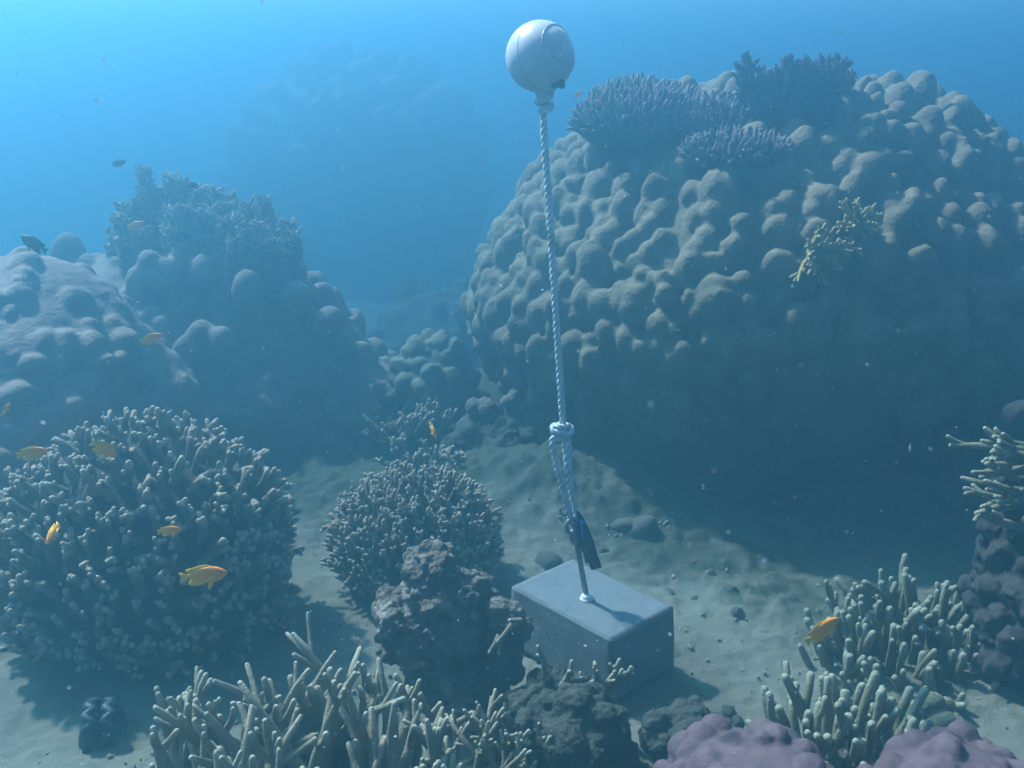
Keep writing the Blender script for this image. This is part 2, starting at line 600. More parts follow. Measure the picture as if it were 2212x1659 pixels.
# ------------------------------------------------------------------ massive lobed corals
def lobed(center, radii, n, kr, out_k, up_k, voxel, seed, zmin=-0.2, inset=0.3, stretch=1.5, warp=0.12, smooth=2, extra=(), cover=None, noise=(0.008, 9.0), shape=None, clump=0.0, kico=3, bases=(), jit=0.6):
    """base ellipsoid overgrown with rounded knobs, fused into one skin"""
    r = np.random.default_rng(seed)
    c = np.asarray(center, float)
    R = np.asarray(radii, float)
    mb = MB()
    v, f = ico(5)
    rad = 1 + warp * fbm(v * 1.0 + seed, 1.6, 3, seed)
    vb = c + v * R * rad[:, None]
    mb.add(vb if shape is None else shape(vb), f)
    k = np.arange(n) + 0.5
    ph = np.arccos(1 - 2 * k / n)
    th = math.pi * (1 + 5 ** 0.5) * k
    d = np.stack([np.cos(th) * np.sin(ph), np.sin(th) * np.sin(ph), np.cos(ph)], -1)
    d = norm(d + r.normal(0, jit / math.sqrt(n) * 2, d.shape))
    rr = 1 + warp * fbm(d * 1.0 + seed, 1.6, 3, seed)
    for (bc_, bR_) in bases:
        mb.add(np.array(bc_) + v * np.array(bR_) * (1 + 0.22 * fbm(v, 2.2, 4, seed + 9))[:, None], f)
    sv, sf = ico(kico)
    cl = clump * fbm((c + d * R) * np.array((1, 1, 0.5)), 3.4 if R[0] > 0.5 else 7.0, 3, seed + 3)
    for i in range(n):
        if d[i, 2] < zmin:
            continue
        if cover is not None and not cover(d[i], r):
            continue
        nrm = norm(d[i] / R)
        s = kr * (0.66 + 0.68 * r.random())
        axis = norm(nrm * out_k + np.array((0, 0, up_k)) + r.normal(0, 0.12, 3))
        pos = c + d[i] * R * rr[i] - nrm * s * inset + nrm * cl[i]
        if shape is not None:
            pos = shape(pos)
        F = frame(axis)
        sc = np.array((s * (0.9 + 0.3 * r.random()), s * (0.85 + 0.25 * r.random()), s * stretch * (0.8 + 0.5 * r.random())))
        vv = sv * sc
        vv = vv * (1 + 0.10 * vnoise(sv * 1.7 + i * 3.1, 1.3, seed))[:, None]
        mb.add(pos + vv @ F.T, sf)
    for (p, s, ax, st) in extra:
        F = frame(np.asarray(ax, float))
        mb.add(np.asarray(p) + (sv * np.array((s, s, s * st))) @ F.T, sf)
    me = remesh(mb, voxel, smooth)
    displace(me, noise[0], noise[1], 3, seed)
    return me


def coral_head(name, label, cat, me, mat, loc, group=None):
    o = link(name, me, mat)
    me.transform(Matrix.Translation(-Vector([float(q) for q in loc])))
    o.location = [float(q) for q in loc]
    return tag(o, label, cat, group)


# big lobed coral on the right
from mathutils.bvhtree import BVHTree
BIG_C, BIG_R = np.array((1.23, 4.80, 0.72)), np.array((1.44, 1.30, 0.98))
def big_shape(p):
    """the left shoulder is lower than the crest"""
    p = np.array(p, float)
    k = np.clip((1.12 - p[..., 0]) / 1.25, 0, 1)
    p[..., 2] -= 0.15 * k * k * (3 - 2 * k) * np.clip((p[..., 2] - 0.5) / 0.9, 0, 1.2)
    return p
def big_cover(d, r):
    return not (d[2] < -0.1 and r.random() < 0.2 - d[2] * 1.2)
me = lobed(BIG_C, BIG_R, 2150, 0.055, 0.66, 0.92, 0.0116, 11, zmin=-0.6, inset=-0.12, stretch=1.4, warp=0.12, smooth=1, cover=big_cover, shape=big_shape, clump=0.04, kico=3, jit=0.5, noise=(0.0035, 22.0),
           bases=[((0.62, 4.75, 0.06), (0.62, 0.72, 0.55)), ((1.45, 4.65, 0.02), (0.95, 0.92, 0.50)), ((2.0, 4.75, 0.1), (0.7, 0.75, 0.6))])
BIG_BVH = BVHTree.FromPolygons([tuple(q) for q in coords(me)], [tuple(p.vertices) for p in me.polygons])
coral_head('lobed_coral', 'huge brown lobed coral head on the right, with other corals growing on its top', 'coral', me, M['porites'], (1.23, 4.80, 0.0), 'massive coral heads')


def on_big(u, v):
    """the point of the big coral's skin seen at (u, v)"""
    o = Vector((0, 0, CAMZ))
    d = Vector(P(u, v, 1.0)) - o
    hit = BIG_BVH.ray_cast(o, d.normalized())
    return np.array(hit[0]) if hit[0] is not None else P(u, v, 5.0)

# mound on the left, mid distance
def mound_shape(p):
    """highest at the left, running down to the right"""
    p = np.array(p, float)
    k = np.clip((p[..., 0] + 1.62) / 1.1, 0, 1) ** 1.3
    p[..., 2] -= 0.45 * k * np.clip((p[..., 2] - 0.1) / 0.5, 0, 1)
    return p
me = lobed((-1.47, 4.95, 0.20), (0.95, 0.84, 0.74), 700, 0.060, 0.55, 0.95, 0.0145, 23, zmin=-0.1, inset=0.34, stretch=1.6, warp=0.20, smooth=2, clump=0.13, jit=1.0, noise=(0.007, 14.0), shape=mound_shape,
           cover=lambda d, r: r.random() < (0.45 + 0.9 * d[2]), bases=[((-1.15, 4.78, -0.02), (0.70, 0.58, 0.44)), ((-0.78, 4.85, -0.08), (0.42, 0.45, 0.28))],
           extra=[(P(150, 560, 4.8), 0.088, (0, 0, 1), 1.5), (P(190, 600, 4.75), 0.085, (0, 0, 1), 1.4), (P(325, 575, 4.45), 0.062, (0, 0, 1), 1.3),
                  (P(395, 570, 4.55), 0.07, (0, 0, 1), 1.5), (P(535, 630, 4.4), 0.072, (0, -.2, 1), 1.5), (P(440, 590, 4.5), 0.06, (0, 0, 1), 1.5), (P(360, 600, 4.45), 0.065, (0, 0, 1), 1.5), (P(300, 610, 4.45), 0.06, (0, 0, 1), 1.4), (P(480, 745, 4.22), 0.065, (0, -.2, 1), 1.4), (P(405, 765, 4.22), 0.065, (0, -.2, 1), 1.4), (P(480, 575, 4.6), 0.065, (0, 0, 1), 1.6),
                  (P(440, 745, 4.25), 0.085, (0, -.3, 1), 1.4), (P(640, 650, 4.55), 0.08, (.2, 0, 1), 1.2), (P(710, 700, 4.5), 0.075, (.3, 0, 1), 1.2)])
coral_head('lobed_coral', 'tall greyish coral mound with big rounded knobs carrying a feathery bush coral', 'coral', me, M['porites_grey'], (-1.47, 4.95, 0.0), 'massive coral heads')

# near mound at the left edge
me = lobed((-1.98, 3.62, 0.28), (0.76, 0.66, 0.78), 520, 0.060, 0.7, 0.8, 0.0115, 31, zmin=-0.1, inset=0.52, stretch=1.1, warp=0.12, smooth=4, clump=0.06, jit=1.0, noise=(0.006, 16.0))
coral_head('lobed_coral', 'low bumpy coral mound at the left edge with soft wavy ridges', 'coral', me, M['porites_grey'], (-1.98, 3.62, 0.0), 'massive coral heads')

# hazy boulder far behind
me = lobed((-2.10, 13.8, 0.36), (1.72, 1.3, 1.62), 300, 0.16, 0.8, 0.5, 0.035, 41, zmin=-0.3, inset=0.4, warp=0.16)
coral_head('lobed_coral', 'distant coral boulder nearly lost in the blue haze behind the gap', 'coral', me, M['porites_grey'], (-1.62, 10.2, -0.3), 'massive coral heads')
me = lobed((-0.25, 7.7, -0.62), (1.15, 0.7, 0.78), 200, 0.09, 0.7, 0.8, 0.022, 43, zmin=-0.1, inset=0.35, stretch=1.3, warp=0.2, clump=0.12, jit=1.0)
coral_head('lobed_coral', 'low dim coral ridge deep in the gap behind the left flank of the huge coral', 'coral', me, M['rock_dark'], (-0.25, 7.7, -0.7), 'massive coral heads')

# small green one left of the big coral's foot
c = P(930, 800, 4.5)
me = lobed((c[0], 4.6, c[2] - 0.13), (0.20, 0.2, 0.24), 90, 0.045, 0.8, 0.6, 0.007, 51, zmin=-0.2, inset=0.35, stretch=1.3, warp=0.08, smooth=2)
coral_head('lobed_coral', 'small pale lobed coral with a faint green tint at the foot of the huge coral', 'coral', me, M['porites_green'], (c[0], 4.6, 0.0), 'massive coral heads')

# purple pair in the near right corner
c = P(1640, 1668, 1.72)
me = lobed((c[0], 1.66, c[2] - 0.10), (0.235, 0.24, 0.155), 170, 0.033, 0.7, 0.7, 0.005, 61, zmin=-0.1, inset=0.42, stretch=1.0, warp=0.22, smooth=6, clump=0.035, noise=(0.003, 18))
coral_head('lobed_coral', 'purple smooth lobed coral at the bottom edge, in front of the pale finger coral', 'coral', me, M['porites_purple'], (c[0], 1.66, 0.0), 'purple coral heads')
c = P(2085, 1680, 1.70)
me = lobed((c[0], 1.66, c[2] - 0.10), (0.215, 0.22, 0.155), 160, 0.033, 0.7, 0.7, 0.005, 67, zmin=-0.1, inset=0.42, stretch=1.0, warp=0.22, smooth=6, clump=0.035, noise=(0.003, 18))
coral_head('lobed_coral', 'purple smooth lobed coral filling the bottom right corner', 'coral', me, M['porites_purple'], (c[0], 1.66, 0.0), 'purple coral heads')


# ------------------------------------------------------------------ rocks
def lumpy(center, radii, n, kr, voxel, seed, amp=0.02, freq=14.0, up=0.2, more=()):
    r = np.random.default_rng(seed)
    c, R = np.asarray(center, float), np.asarray(radii, float)
    mb = MB()
    v, f = ico(4)
    mb.add(c + v * R * 0.85 * (1 + 0.25 * fbm(v + seed, 1.8, 3, seed))[:, None], f)
    for (p, R_) in more:
        mb.add(p + v * np.array(R_) * (1 + 0.25 * fbm(v + seed, 2.2, 3, seed + 1))[:, None], f)
    sv, sf = ico(2)
    for i in range(n):
        d = norm(r.normal(0, 1, 3) + np.array((0, 0, up)))
        s = kr * (0.5 + r.random())
        mb.add(c + d * R * (0.75 + 0.25 * r.random()) + sv * s * (0.75 + 0.5 * r.random(3)), sf)
    me = remesh(mb, voxel, 1)
    displace(me, amp, freq, 4, seed)
    displace(me, amp * 0.45, freq * 4, 3, seed + 5)
    return me


def rock(name, label, cat, u, v, y, radii, n, kr, voxel, seed, mat, group=None, **kw):
    c = P(u, v, y)
    kw['more'] = [(P(a, b, d), R_) for (a, b, d, R_) in kw.get('more', ())]
    me = lumpy(c, radii, n, kr, voxel, seed, **kw)
    return coral_head(name, label, cat, me, mat, (c[0], y, gz(c[0], y)), group)


rock('dead_coral_rock', 'brown turf-covered dead coral rock hiding the near left corner of the concrete block', 'rock', 955, 1350, 2.42, (0.175, 0.14, 0.15), 90, 0.034, 0.0055, 71, M['rock'], 'dead coral rocks', amp=0.034, freq=18, more=[(850, 1345, 2.42, (0.06, 0.06, 0.055)), (835, 1290, 2.46, (0.035, 0.04, 0.03)), (930, 1225, 2.42, (0.07, 0.07, 0.06)), (1010, 1270, 2.40, (0.06, 0.06, 0.05)), (980, 1470, 2.36, (0.14, 0.1, 0.11))])
rock('dead_coral_rock', 'small brown dead coral rock leaning against the left side of the concrete block', 'rock', 1088, 1390, 2.38, (0.062, 0.07, 0.14), 34, 0.028, 0.0055, 73, M['rock'], 'dead coral rocks', amp=0.016, freq=20)
rock('dead_coral_rock', 'dark dead coral rock in the shade at bottom centre, between staghorn and purple coral', 'rock', 1240, 1600, 2.02, (0.15, 0.12, 0.10), 40, 0.035, 0.006, 79, M['rock_dark'], 'dead coral rocks', amp=0.02, freq=16)
rock('dead_coral_rock', 'dark low rock under the spiky coral stub in front of the concrete block', 'rock', 1200, 1520, 2.22, (0.13, 0.08, 0.06), 40, 0.03, 0.0055, 83, M['rock_dark'], 'dead coral rocks', amp=0.018, freq=18)
rock('dead_coral_rock', 'weathered rock on the sand between the concrete block and the purple coral', 'rock', 1500, 1600, 2.05, (0.14, 0.12, 0.07), 40, 0.03, 0.0055, 85, M['rock_dark'], 'dead coral rocks', amp=0.018, freq=18)
rock('dead_coral_rock', 'pale rounded rock standing at the far end of the sand, left of the rope', 'rock', 1035, 915, 4.15, (0.085, 0.09, 0.115), 10, 0.04, 0.007, 89, M['rock'], 'dead coral rocks', amp=0.012, freq=12)
rock('dead_coral_rock', 'thin upright slab of dead coral close left of the rope, far end of the sand', 'rock', 1105, 890, 4.3, (0.035, 0.05, 0.085), 6, 0.025, 0.006, 91, M['rock'], 'dead coral rocks', amp=0.012, freq=12)
rock('dead_coral_rock', 'tumbled rock heap at the foot of the huge coral, behind the middle branching coral', 'rock', 1060, 985, 4.0, (0.20, 0.14, 0.12), 40, 0.05, 0.009, 93, M['rock_dark'], 'dead coral rocks', amp=0.03, freq=10)
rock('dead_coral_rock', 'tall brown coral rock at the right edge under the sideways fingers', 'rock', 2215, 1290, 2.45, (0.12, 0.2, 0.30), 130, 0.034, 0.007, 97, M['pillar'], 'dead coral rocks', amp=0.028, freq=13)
rock('dead_coral_rock', 'pale round coral lump tucked behind the near finger coral on the right', 'rock', 2010, 1560, 2.1, (0.06, 0.06, 0.06), 12, 0.025, 0.005, 99, M['finger'], 'dead coral rocks', amp=0.008, freq=14)
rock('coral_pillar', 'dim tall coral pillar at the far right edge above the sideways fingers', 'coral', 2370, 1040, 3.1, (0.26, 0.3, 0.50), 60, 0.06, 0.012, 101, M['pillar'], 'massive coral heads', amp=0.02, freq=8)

# scattered rubble stones on the slope behind the block
protos = []
for k in range(6):
    r = np.random.default_rng(200 + k)
    v, f = ico(3)
    vv = v * (0.75 + 0.5 * r.random(3)) * (1 + 0.35 * fbm(v + k * 5, 1.7, 4, k))[:, None]
    mb = MB()
    mb.add(vv, f)
    protos.append(mb.mesh('rubble_stone'))
    protos[-1].materials.append(M['rubble'])
r = np.random.default_rng(5)
spots = []
for k in range(22):
    if k < 14:
        x, y = r.normal(0.68, 0.33), r.normal(3.32, 0.24)
    elif k < 19:
        x, y = r.normal(0.05, 0.3), r.normal(3.55, 0.2)
    else:
        x, y = r.normal(0.55, 0.25), r.normal(2.16, 0.1)
    if -0.1 < x < 0.62 and 2.3 < y < 3.05:
        continue
    spots.append((x, y, 0.014 + 0.045 * r.random() ** 2))
for k, (x, y, s) in enumerate(spots):
    o = bpy.data.objects.new('rubble_stone', protos[k % 6])
    COL.objects.link(o)
    o.location = (x, y, gz(x, y) - s * 0.1)
    o.scale = (s * 1.2, s, s * 0.8)
    o.rotation_euler = tuple(r.uniform(0, 6.28, 3))
    if y > 2.6:
        tag(o, 'algae-covered rubble stone on the slope behind the concrete block', 'stone', 'rubble stones behind the block')
    else:
        tag(o, 'algae-covered rubble stone on the sand in front of the concrete block', 'stone', 'rubble stones in front of the block')

# fine rubble, nobody could count it
mb = MB()
r = np.random.default_rng(77)
v2, f2 = ico(1)
for k in range(1700):
    x, y = r.uniform(-1.3, 1.5), r.uniform(2.05, 4.2)
    s = 0.0025 + 0.007 * r.random() ** 3
    F = frame(r.normal(0, 1, 3))
    mb.add(np.array((x, y, gz(x, y) + s * 0.4)) + (v2 * np.array((s, s * 0.8, s * (0.8 + 1.6 * r.random())))) @ F.T, f2)
tag(mb.build('coral_rubble', M['rubble']), 'small broken coral bits strewn over the sand', None, None, 'stuff')


# ------------------------------------------------------------------ branching corals
def branch_mesh(p0, d, L, r0, r1, rs, kids=2, bend=0.25, seg=7, kid_len=0.5, kid_ang=0.8, up=0.25, n=6):
    """one branch: a wandering tapered stem with a few side knobs, tips rounded"""
    mb = MB()
    d = norm(d)
    w = rs.normal(0, bend, 3)
    t = np.linspace(0, 1, n)
    pts = [np.asarray(p0, float)]
    dd = d.copy()
    for i in range(n - 1):
        dd = norm(dd + w * 0.3 + np.array((0, 0, up * 0.3)) + rs.normal(0, bend * 0.25, 3))
        pts.append(pts[-1] + dd * L / (n - 1))
    pts = np.array(pts)
    rad = (r0 + (r1 - r0) * t) * (1 + rs.normal(0, 0.07, n))
    mb.tube(pts, rad, seg, 0.0, 1.0)
    for k in range(kids):
        f = rs.uniform(0.35, 0.9)
        i = min(int(f * (n - 1)), n - 2)
        q = pts[i] + (pts[i + 1] - pts[i]) * (f * (n - 1) - i)
        tan = norm(pts[i + 1] - pts[i])
        side = norm(np.cross(tan, rs.normal(0, 1, 3)))
        kd = norm(tan * math.cos(kid_ang) + side * math.sin(kid_ang))
        kl = L * kid_len * rs.uniform(0.5, 1.1) * (1.15 - f * 0.6)
        rr = (r0 + (r1 - r0) * f)
        m = 4
        kp = [q]
        for j in range(m - 1):
            kd = norm(kd + np.array((0, 0, up * 0.5)) + rs.normal(0, 0.12, 3))
            kp.append(kp[-1] + kd * kl / (m - 1))
        mb.tube(np.array(kp), np.linspace(rr * 0.9, max(r1 * 0.85, rr * 0.55), m), seg, 0.2, 1.0)
    return mb


def coral_colony(name, label, cat, root, base_mb, base_mat, branches, mat, group=None, maxparts=300, base_name='base'):
    """branches: list of (point, MB). The nearest ones become parts, the rest one joined part."""
    t = thing(name, label, cat, root, group)
    if base_mb is not None:
        o = base_mb if isinstance(base_mb, bpy.types.Mesh) else base_mb.mesh(base_name)
        local(link(base_name, o, base_mat, t), t)
    camp = np.array((0, 0, CAMZ))
    branches = sorted(branches, key=lambda b: np.linalg.norm(np.asarray(b[0]) - camp))
    for p, mb in branches[:maxparts]:
        local(mb.build('branch', mat, t), t)
    if len(branches) > maxparts:
        big = MB()
        for p, mb in branches[maxparts:]:
            big.merge(mb)
        o = local(big.build('branches', mat, t), t)
        o['kind'] = 'stuff'
    return t


def dome_dirs(n, seed, zmin=-0.3):
    r = np.random.default_rng(seed)
    m = int(n / ((1 - zmin) / 2))
    k = np.arange(m) + 0.5
    ph = np.arccos(1 - 2 * k / m)
    th = math.pi * (1 + 5 ** 0.5) * k
    d = np.stack([np.cos(th) * np.sin(ph), np.sin(th) * np.sin(ph), np.cos(ph)], -1)
    d = norm(d + r.normal(0, 0.8 / math.sqrt(m), d.shape))
    return d[d[:, 2] > zmin], r


# stubby dome coral on the left
c = np.array((-1.17, 2.86, 0.24))
R = np.array((0.455, 0.40, 0.44))
d, rs = dome_dirs(640, 301, -0.5)
br = []
for i in range(len(d)):
    if d[i, 1] > 0.62:
        continue
    n = norm(d[i] / R)
    rr = 1 + 0.16 * fbm(d[i:i + 1], 1.9, 3, 3)[0]
    p = c + d[i] * R * rr * 0.93
    dirn = norm(n + np.array((0, 0, 0.75)) + rs.normal(0, 0.28, 3))
    L = rs.uniform(0.045, 0.105)
    br.append((p, branch_mesh(p, dirn, L, rs.uniform(0.013, 0.018), rs.uniform(0.0078, 0.0102), rs, kids=rs.integers(1, 4), bend=0.42, kid_len=0.55, kid_ang=0.9, n=5, seg=6)))
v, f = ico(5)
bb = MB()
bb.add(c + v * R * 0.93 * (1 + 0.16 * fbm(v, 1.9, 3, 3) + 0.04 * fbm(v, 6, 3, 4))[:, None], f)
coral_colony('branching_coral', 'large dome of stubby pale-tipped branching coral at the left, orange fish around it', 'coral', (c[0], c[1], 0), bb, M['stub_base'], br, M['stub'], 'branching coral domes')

# middle dome, finer fingers
c = np.array((P(900, 1200, 3.15)[0], 3.15, 0.13))
R = np.array((0.285, 0.26, 0.255))
d, rs = dome_dirs(640, 311, -0.35)
br = []
for i in range(len(d)):
    if d[i, 1] > 0.6:
        continue
    # a hollow in the front of the colony
    if -0.25 < d[i, 0] < 0.45 and d[i, 1] < -0.45 and -0.3 < d[i, 2] < 0.42 and rs.random() < 0.75:
        continue
    n = norm(d[i] / R)
    p = c + d[i] * R * 0.93
    dirn = norm(n * 0.55 + np.array((0, 0, 0.85)) + rs.normal(0, 0.2, 3))
    br.append((p, branch_mesh(p, dirn, rs.uniform(0.05, 0.09), 0.0085, rs.uniform(0.0052, 0.0064), rs, kids=rs.integers(1, 4), bend=0.3, kid_len=0.55, kid_ang=0.7, n=5, seg=5)))
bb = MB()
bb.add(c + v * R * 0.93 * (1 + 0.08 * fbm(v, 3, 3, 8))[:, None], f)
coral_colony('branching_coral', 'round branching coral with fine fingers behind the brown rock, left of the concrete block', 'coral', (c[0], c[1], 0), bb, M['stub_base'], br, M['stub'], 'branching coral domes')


# staghorn in the near foreground
rs = np.random.default_rng(321)
br = []
cx = P(655, 1600, 1.93)
for k in range(74):
    x = rs.uniform(-0.31, 0.31)
    y = rs.uniform(-0.17, 0.20)
    p = np.array((cx[0] + x, 1.90 + y, 0.08 + rs.uniform(-0.03, 0.05)))
    edge = x / 0.31
    dirn = norm(np.array((edge * 0.75 + rs.normal(0, 0.22), -0.08 + min(y * 1.2, 0.1) + rs.normal(0, 0.15), 1.0)))
    L = (0.41 - 0.17 * edge ** 2) * rs.uniform(0.62, 1.0)
    br.append((p, branch_mesh(p, dirn, L, rs.uniform(0.019, 0.027), rs.uniform(0.0055, 0.0072), rs, kids=rs.integers(2, 5), bend=0.34, kid_len=0.42, kid_ang=0.7, up=0.38, n=9, seg=8)))
me_b = lumpy((cx[0], 1.92, 0.08), (0.33, 0.22, 0.10), 40, 0.035, 0.007, 323)
coral_colony('staghorn_coral', 'pale staghorn coral with long tapering branches at the bottom edge, left of centre', 'coral', (cx[0], 1.92, 0), me_b, M['rock_dark'], br, M['stag'], 'staghorn corals')

# small staghorn to its right
rs = np.random.default_rng(331)
br = []
cx = P(1060, 1640, 1.98)
for k in range(26):
    p = np.array((cx[0] + rs.uniform(-0.12, 0.12), 1.98 + rs.uniform(-0.06, 0.1), 0.12))
    dirn = norm((rs.normal(0.15, 0.35), rs.normal(-0.1, 0.25), 1.0))
    br.append((p, branch_mesh(p, dirn, rs.uniform(0.10, 0.20), 0.010, 0.0048, rs, kids=rs.integers(2, 5), bend=0.35, kid_len=0.4, kid_ang=0.8, n=7, seg=7)))
me_b = lumpy((cx[0], 2.0, 0.06), (0.14, 0.10, 0.09), 20, 0.03, 0.006, 333)
coral_colony('staghorn_coral', 'small low staghorn coral at bottom centre, right of the big staghorn', 'coral', (cx[0], 1.98, 0), me_b, M['rock_dark'], br, M['stag'], 'staghorn corals')

# broken stub of staghorn in front of the block
rs = np.random.default_rng(341)
br = []
for (u, v_, du, dv, L) in [(1180, 1470, -8, -60, .10), (1200, 1490, 40, -10, .10), (1235, 1495, 30, -20, .08), (1275, 1500, 60, -10, .09), (1310, 1490, 40, -35, .08),
                           (1325, 1475, 14, -50, .07), (1340, 1470, 40, -15, .05), (1300, 1510, -25, -10, .06), (1215, 1500, -20, 15, .06), (1290, 1470, 6, -35, .05), (1250, 1490, 4, -35, .05)]:
    p = P(u, v_, 2.2)
    q = P(u + du, v_ + dv, 2.2 + rs.uniform(-0.05, 0.03))
    br.append((p, branch_mesh(p, q - p, L, 0.012, 0.0055, rs, kids=rs.integers(1, 4), bend=0.3, kid_len=0.45, n=6, seg=7)))
pc = P(1250, 1510, 2.22)
me_b = lumpy(pc, (0.10, 0.06, 0.04), 24, 0.02, 0.005, 343)
coral_colony('staghorn_coral', 'broken staghorn stub with a few blunt spikes right in front of the concrete block', 'coral', (pc[0], pc[1], gz(pc[0], pc[1])), me_b, M['rock_dark'], br, M['stag'], 'staghorn corals')

# dead forked twig on the brown rock
rs = np.random.default_rng(343)
br = []
p0 = P(1110, 1345, 2.28)
for (a, b) in [((1110, 1345), (1075, 1385)), ((1080, 1372), (1062, 1412)), ((1082, 1375), (1080, 1412)), ((1125, 1340), (1100, 1345))]:
    p, q = P(*a, 2.28), P(*b, 2.26)
    br.append((p, branch_mesh(p, q - p, np.linalg.norm(q - p), 0.009, 0.0055, rs, kids=0, bend=0.1, up=0.0, n=5)))
coral_colony('coral_twig', 'forked pale coral twig hanging from the brown rock beside the block', 'coral', p0, None, None, br, M['stag'])


def finger_coral(label, centre, radx, rady, n, L, r, seed, spread, tilt=(0, 0), group='finger corals', mat='finger'):
    rs = np.random.default_rng(seed)
    br = []
    for k in range(n):
        a = math.sqrt((k + 0.5) / n)
        th = k * 2.39996 + rs.normal(0, 0.2)
        x, y = a * math.cos(th), a * math.sin(th)
        p = np.array((centre[0] + x * radx, centre[1] + y * rady, centre[2] - 0.03 - 0.10 * a * a * L / 0.2))
        dirn = norm((x * spread + tilt[0] + rs.normal(0, 0.10), y * spread + tilt[1] + rs.normal(0, 0.10), 1.0))
        rr = r * rs.uniform(0.85, 1.15)
        br.append((p, branch_mesh(p, dirn, L * rs.uniform(0.7, 1.1), rr * 1.1, rr * 0.92, rs, kids=int(rs.random() < 0.55) + int(rs.random() < 0.25), bend=0.16, kid_len=0.5, kid_ang=0.55, up=0.3, n=7, seg=8)))
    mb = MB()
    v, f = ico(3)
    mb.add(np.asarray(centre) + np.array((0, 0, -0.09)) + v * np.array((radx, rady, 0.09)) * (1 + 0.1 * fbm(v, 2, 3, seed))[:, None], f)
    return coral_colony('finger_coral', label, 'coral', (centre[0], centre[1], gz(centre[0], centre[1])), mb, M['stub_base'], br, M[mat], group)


c = P(1830, 1600, 1.98)
finger_coral('pale finger coral with thick upright fingers, right behind the purple corals', (c[0], 1.98, c[2] - 0.02), 0.15, 0.11, 66, 0.21, 0.0112, 401, 0.8, tilt=(-0.08, 0))
c = P(1960, 1400, 2.62)
finger_coral('larger dim finger coral farther back on the right, an orange fish at its left side', (c[0], 2.62, c[2] - 0.02), 0.23, 0.18, 130, 0.26, 0.0112, 411, 0.5, tilt=(-0.08, -0.15))
c = P(1840, 1240, 3.2)
finger_coral('small shaded finger coral hidden behind the larger finger coral on the right', (c[0], 3.2, c[2] - 0.08), 0.10, 0.08, 26, 0.12, 0.008, 415, 0.7)

# sideways fingers at the right edge
rs = np.random.default_rng(421)
br = []
for k in range(24):
    u, v_ = rs.uniform(2175, 2260), rs.uniform(950, 1160)
    p = P(u, v_, 2.36 + rs.uniform(-0.08, 0.12))
    dirn = norm((-1.0, -0.25 + rs.normal(0, 0.35), 0.12 + rs.normal(0, 0.2)))
    br.append((p, branch_mesh(p, dirn, rs.uniform(0.08, 0.16), 0.014, 0.007, rs, kids=rs.integers(1, 3), bend=0.2, kid_len=0.5, kid_ang=0.5, up=0.12, n=6)))
c = P(2250, 1060, 2.42)
me_b = lumpy(c, (0.09, 0.12, 0.15), 24, 0.03, 0.007, 423)
coral_colony('staghorn_coral', 'pale staghorn coral reaching sideways into the picture at the right edge', 'coral', c, me_b, M['rock_dark'], br, M['finger'], 'staghorn corals')

# branching rubble corals at the far end of the sand
rs = np.random.default_rng(431)
for (u, v_, y, n, s, lab) in [(905, 900, 4.25, 46, 0.19, 'dim low branching coral under the small pale lobed coral'),
                              (930, 985, 3.85, 40, 0.14, 'dim low branching coral just behind the round branching coral')]:
    c = P(u, v_, y)
    br = []
    for k in range(n):
        p = c + np.array((rs.uniform(-s, s), rs.uniform(-s, s) * 0.6, rs.uniform(-0.10, -0.02)))
        br.append((p, branch_mesh(p, (rs.normal(0, .5), rs.normal(-.1, .4), 1), rs.uniform(0.05, 0.11), 0.012, 0.008, rs, kids=rs.integers(1, 4), n=5, seg=6)))
    me_b = lumpy(c + np.array((0, 0.02, -0.14)), (s, s * 0.7, 0.12), 26, 0.04, 0.009, 433 + n)
    coral_colony('branching_coral', lab, 'coral', (c[0], y, gz(c[0], y)), me_b, M['rock_dark'], br, M['stub'], 'low branching corals')


# ---- corals growing on the big head
def surf(u, v, C, R, grow=1.0):
    """where the view through (u,v) meets an ellipsoid"""
    o = np.array((0, 0, CAMZ))
    d = P(u, v, 1.0) - o
    a = (d / R / grow) @ (d / R / grow)
    b = 2 * ((o - C) / R / grow) @ (d / R / grow)
    cc = ((o - C) / R / grow) @ ((o - C) / R / grow) - 1
    disc = b * b - 4 * a * cc
    t = (-b - math.sqrt(max(disc, 0))) / (2 * a)
    return o + d * t


def spiky_table(name, label, c, R, n, L, r, seed, mat, basemat, out=0.35, group=None, zmin=-0.25):
    d, rs = dome_dirs(n, seed, zmin)
    t = thing(name, label, 'coral', (c[0], c[1], c[2] - R[2]), group)
    mb = MB()
    v, f = ico(4)
    mb.add(c + v * R * (1 + 0.12 * fbm(v, 2.2, 3, seed))[:, None], f)
    local(mb.build('base', basemat, t), t)
    sp = MB()
    for i in range(len(d)):
        n_ = norm(d[i] / R)
        p = c + d[i] * R * 0.95 * (1 + 0.12 * fbm(d[i:i + 1], 2.2, 3, seed)[0])
        dirn = norm(n_ * out + np.array((0, 0, 1 - out)) + rs.normal(0, 0.16, 3))
        l = L * rs.uniform(0.6, 1.25)
        w = rs.normal(0, 0.1, 3)
        sp.tube(np.array([p, p + dirn * l * 0.55, p + norm(dirn + w) * l]), np.array((r * 1.2, r, r * 0.6)), 5, 0, 1)
    o = local(sp.build('branches', mat, t), t)
    o['kind'] = 'stuff'
    return t


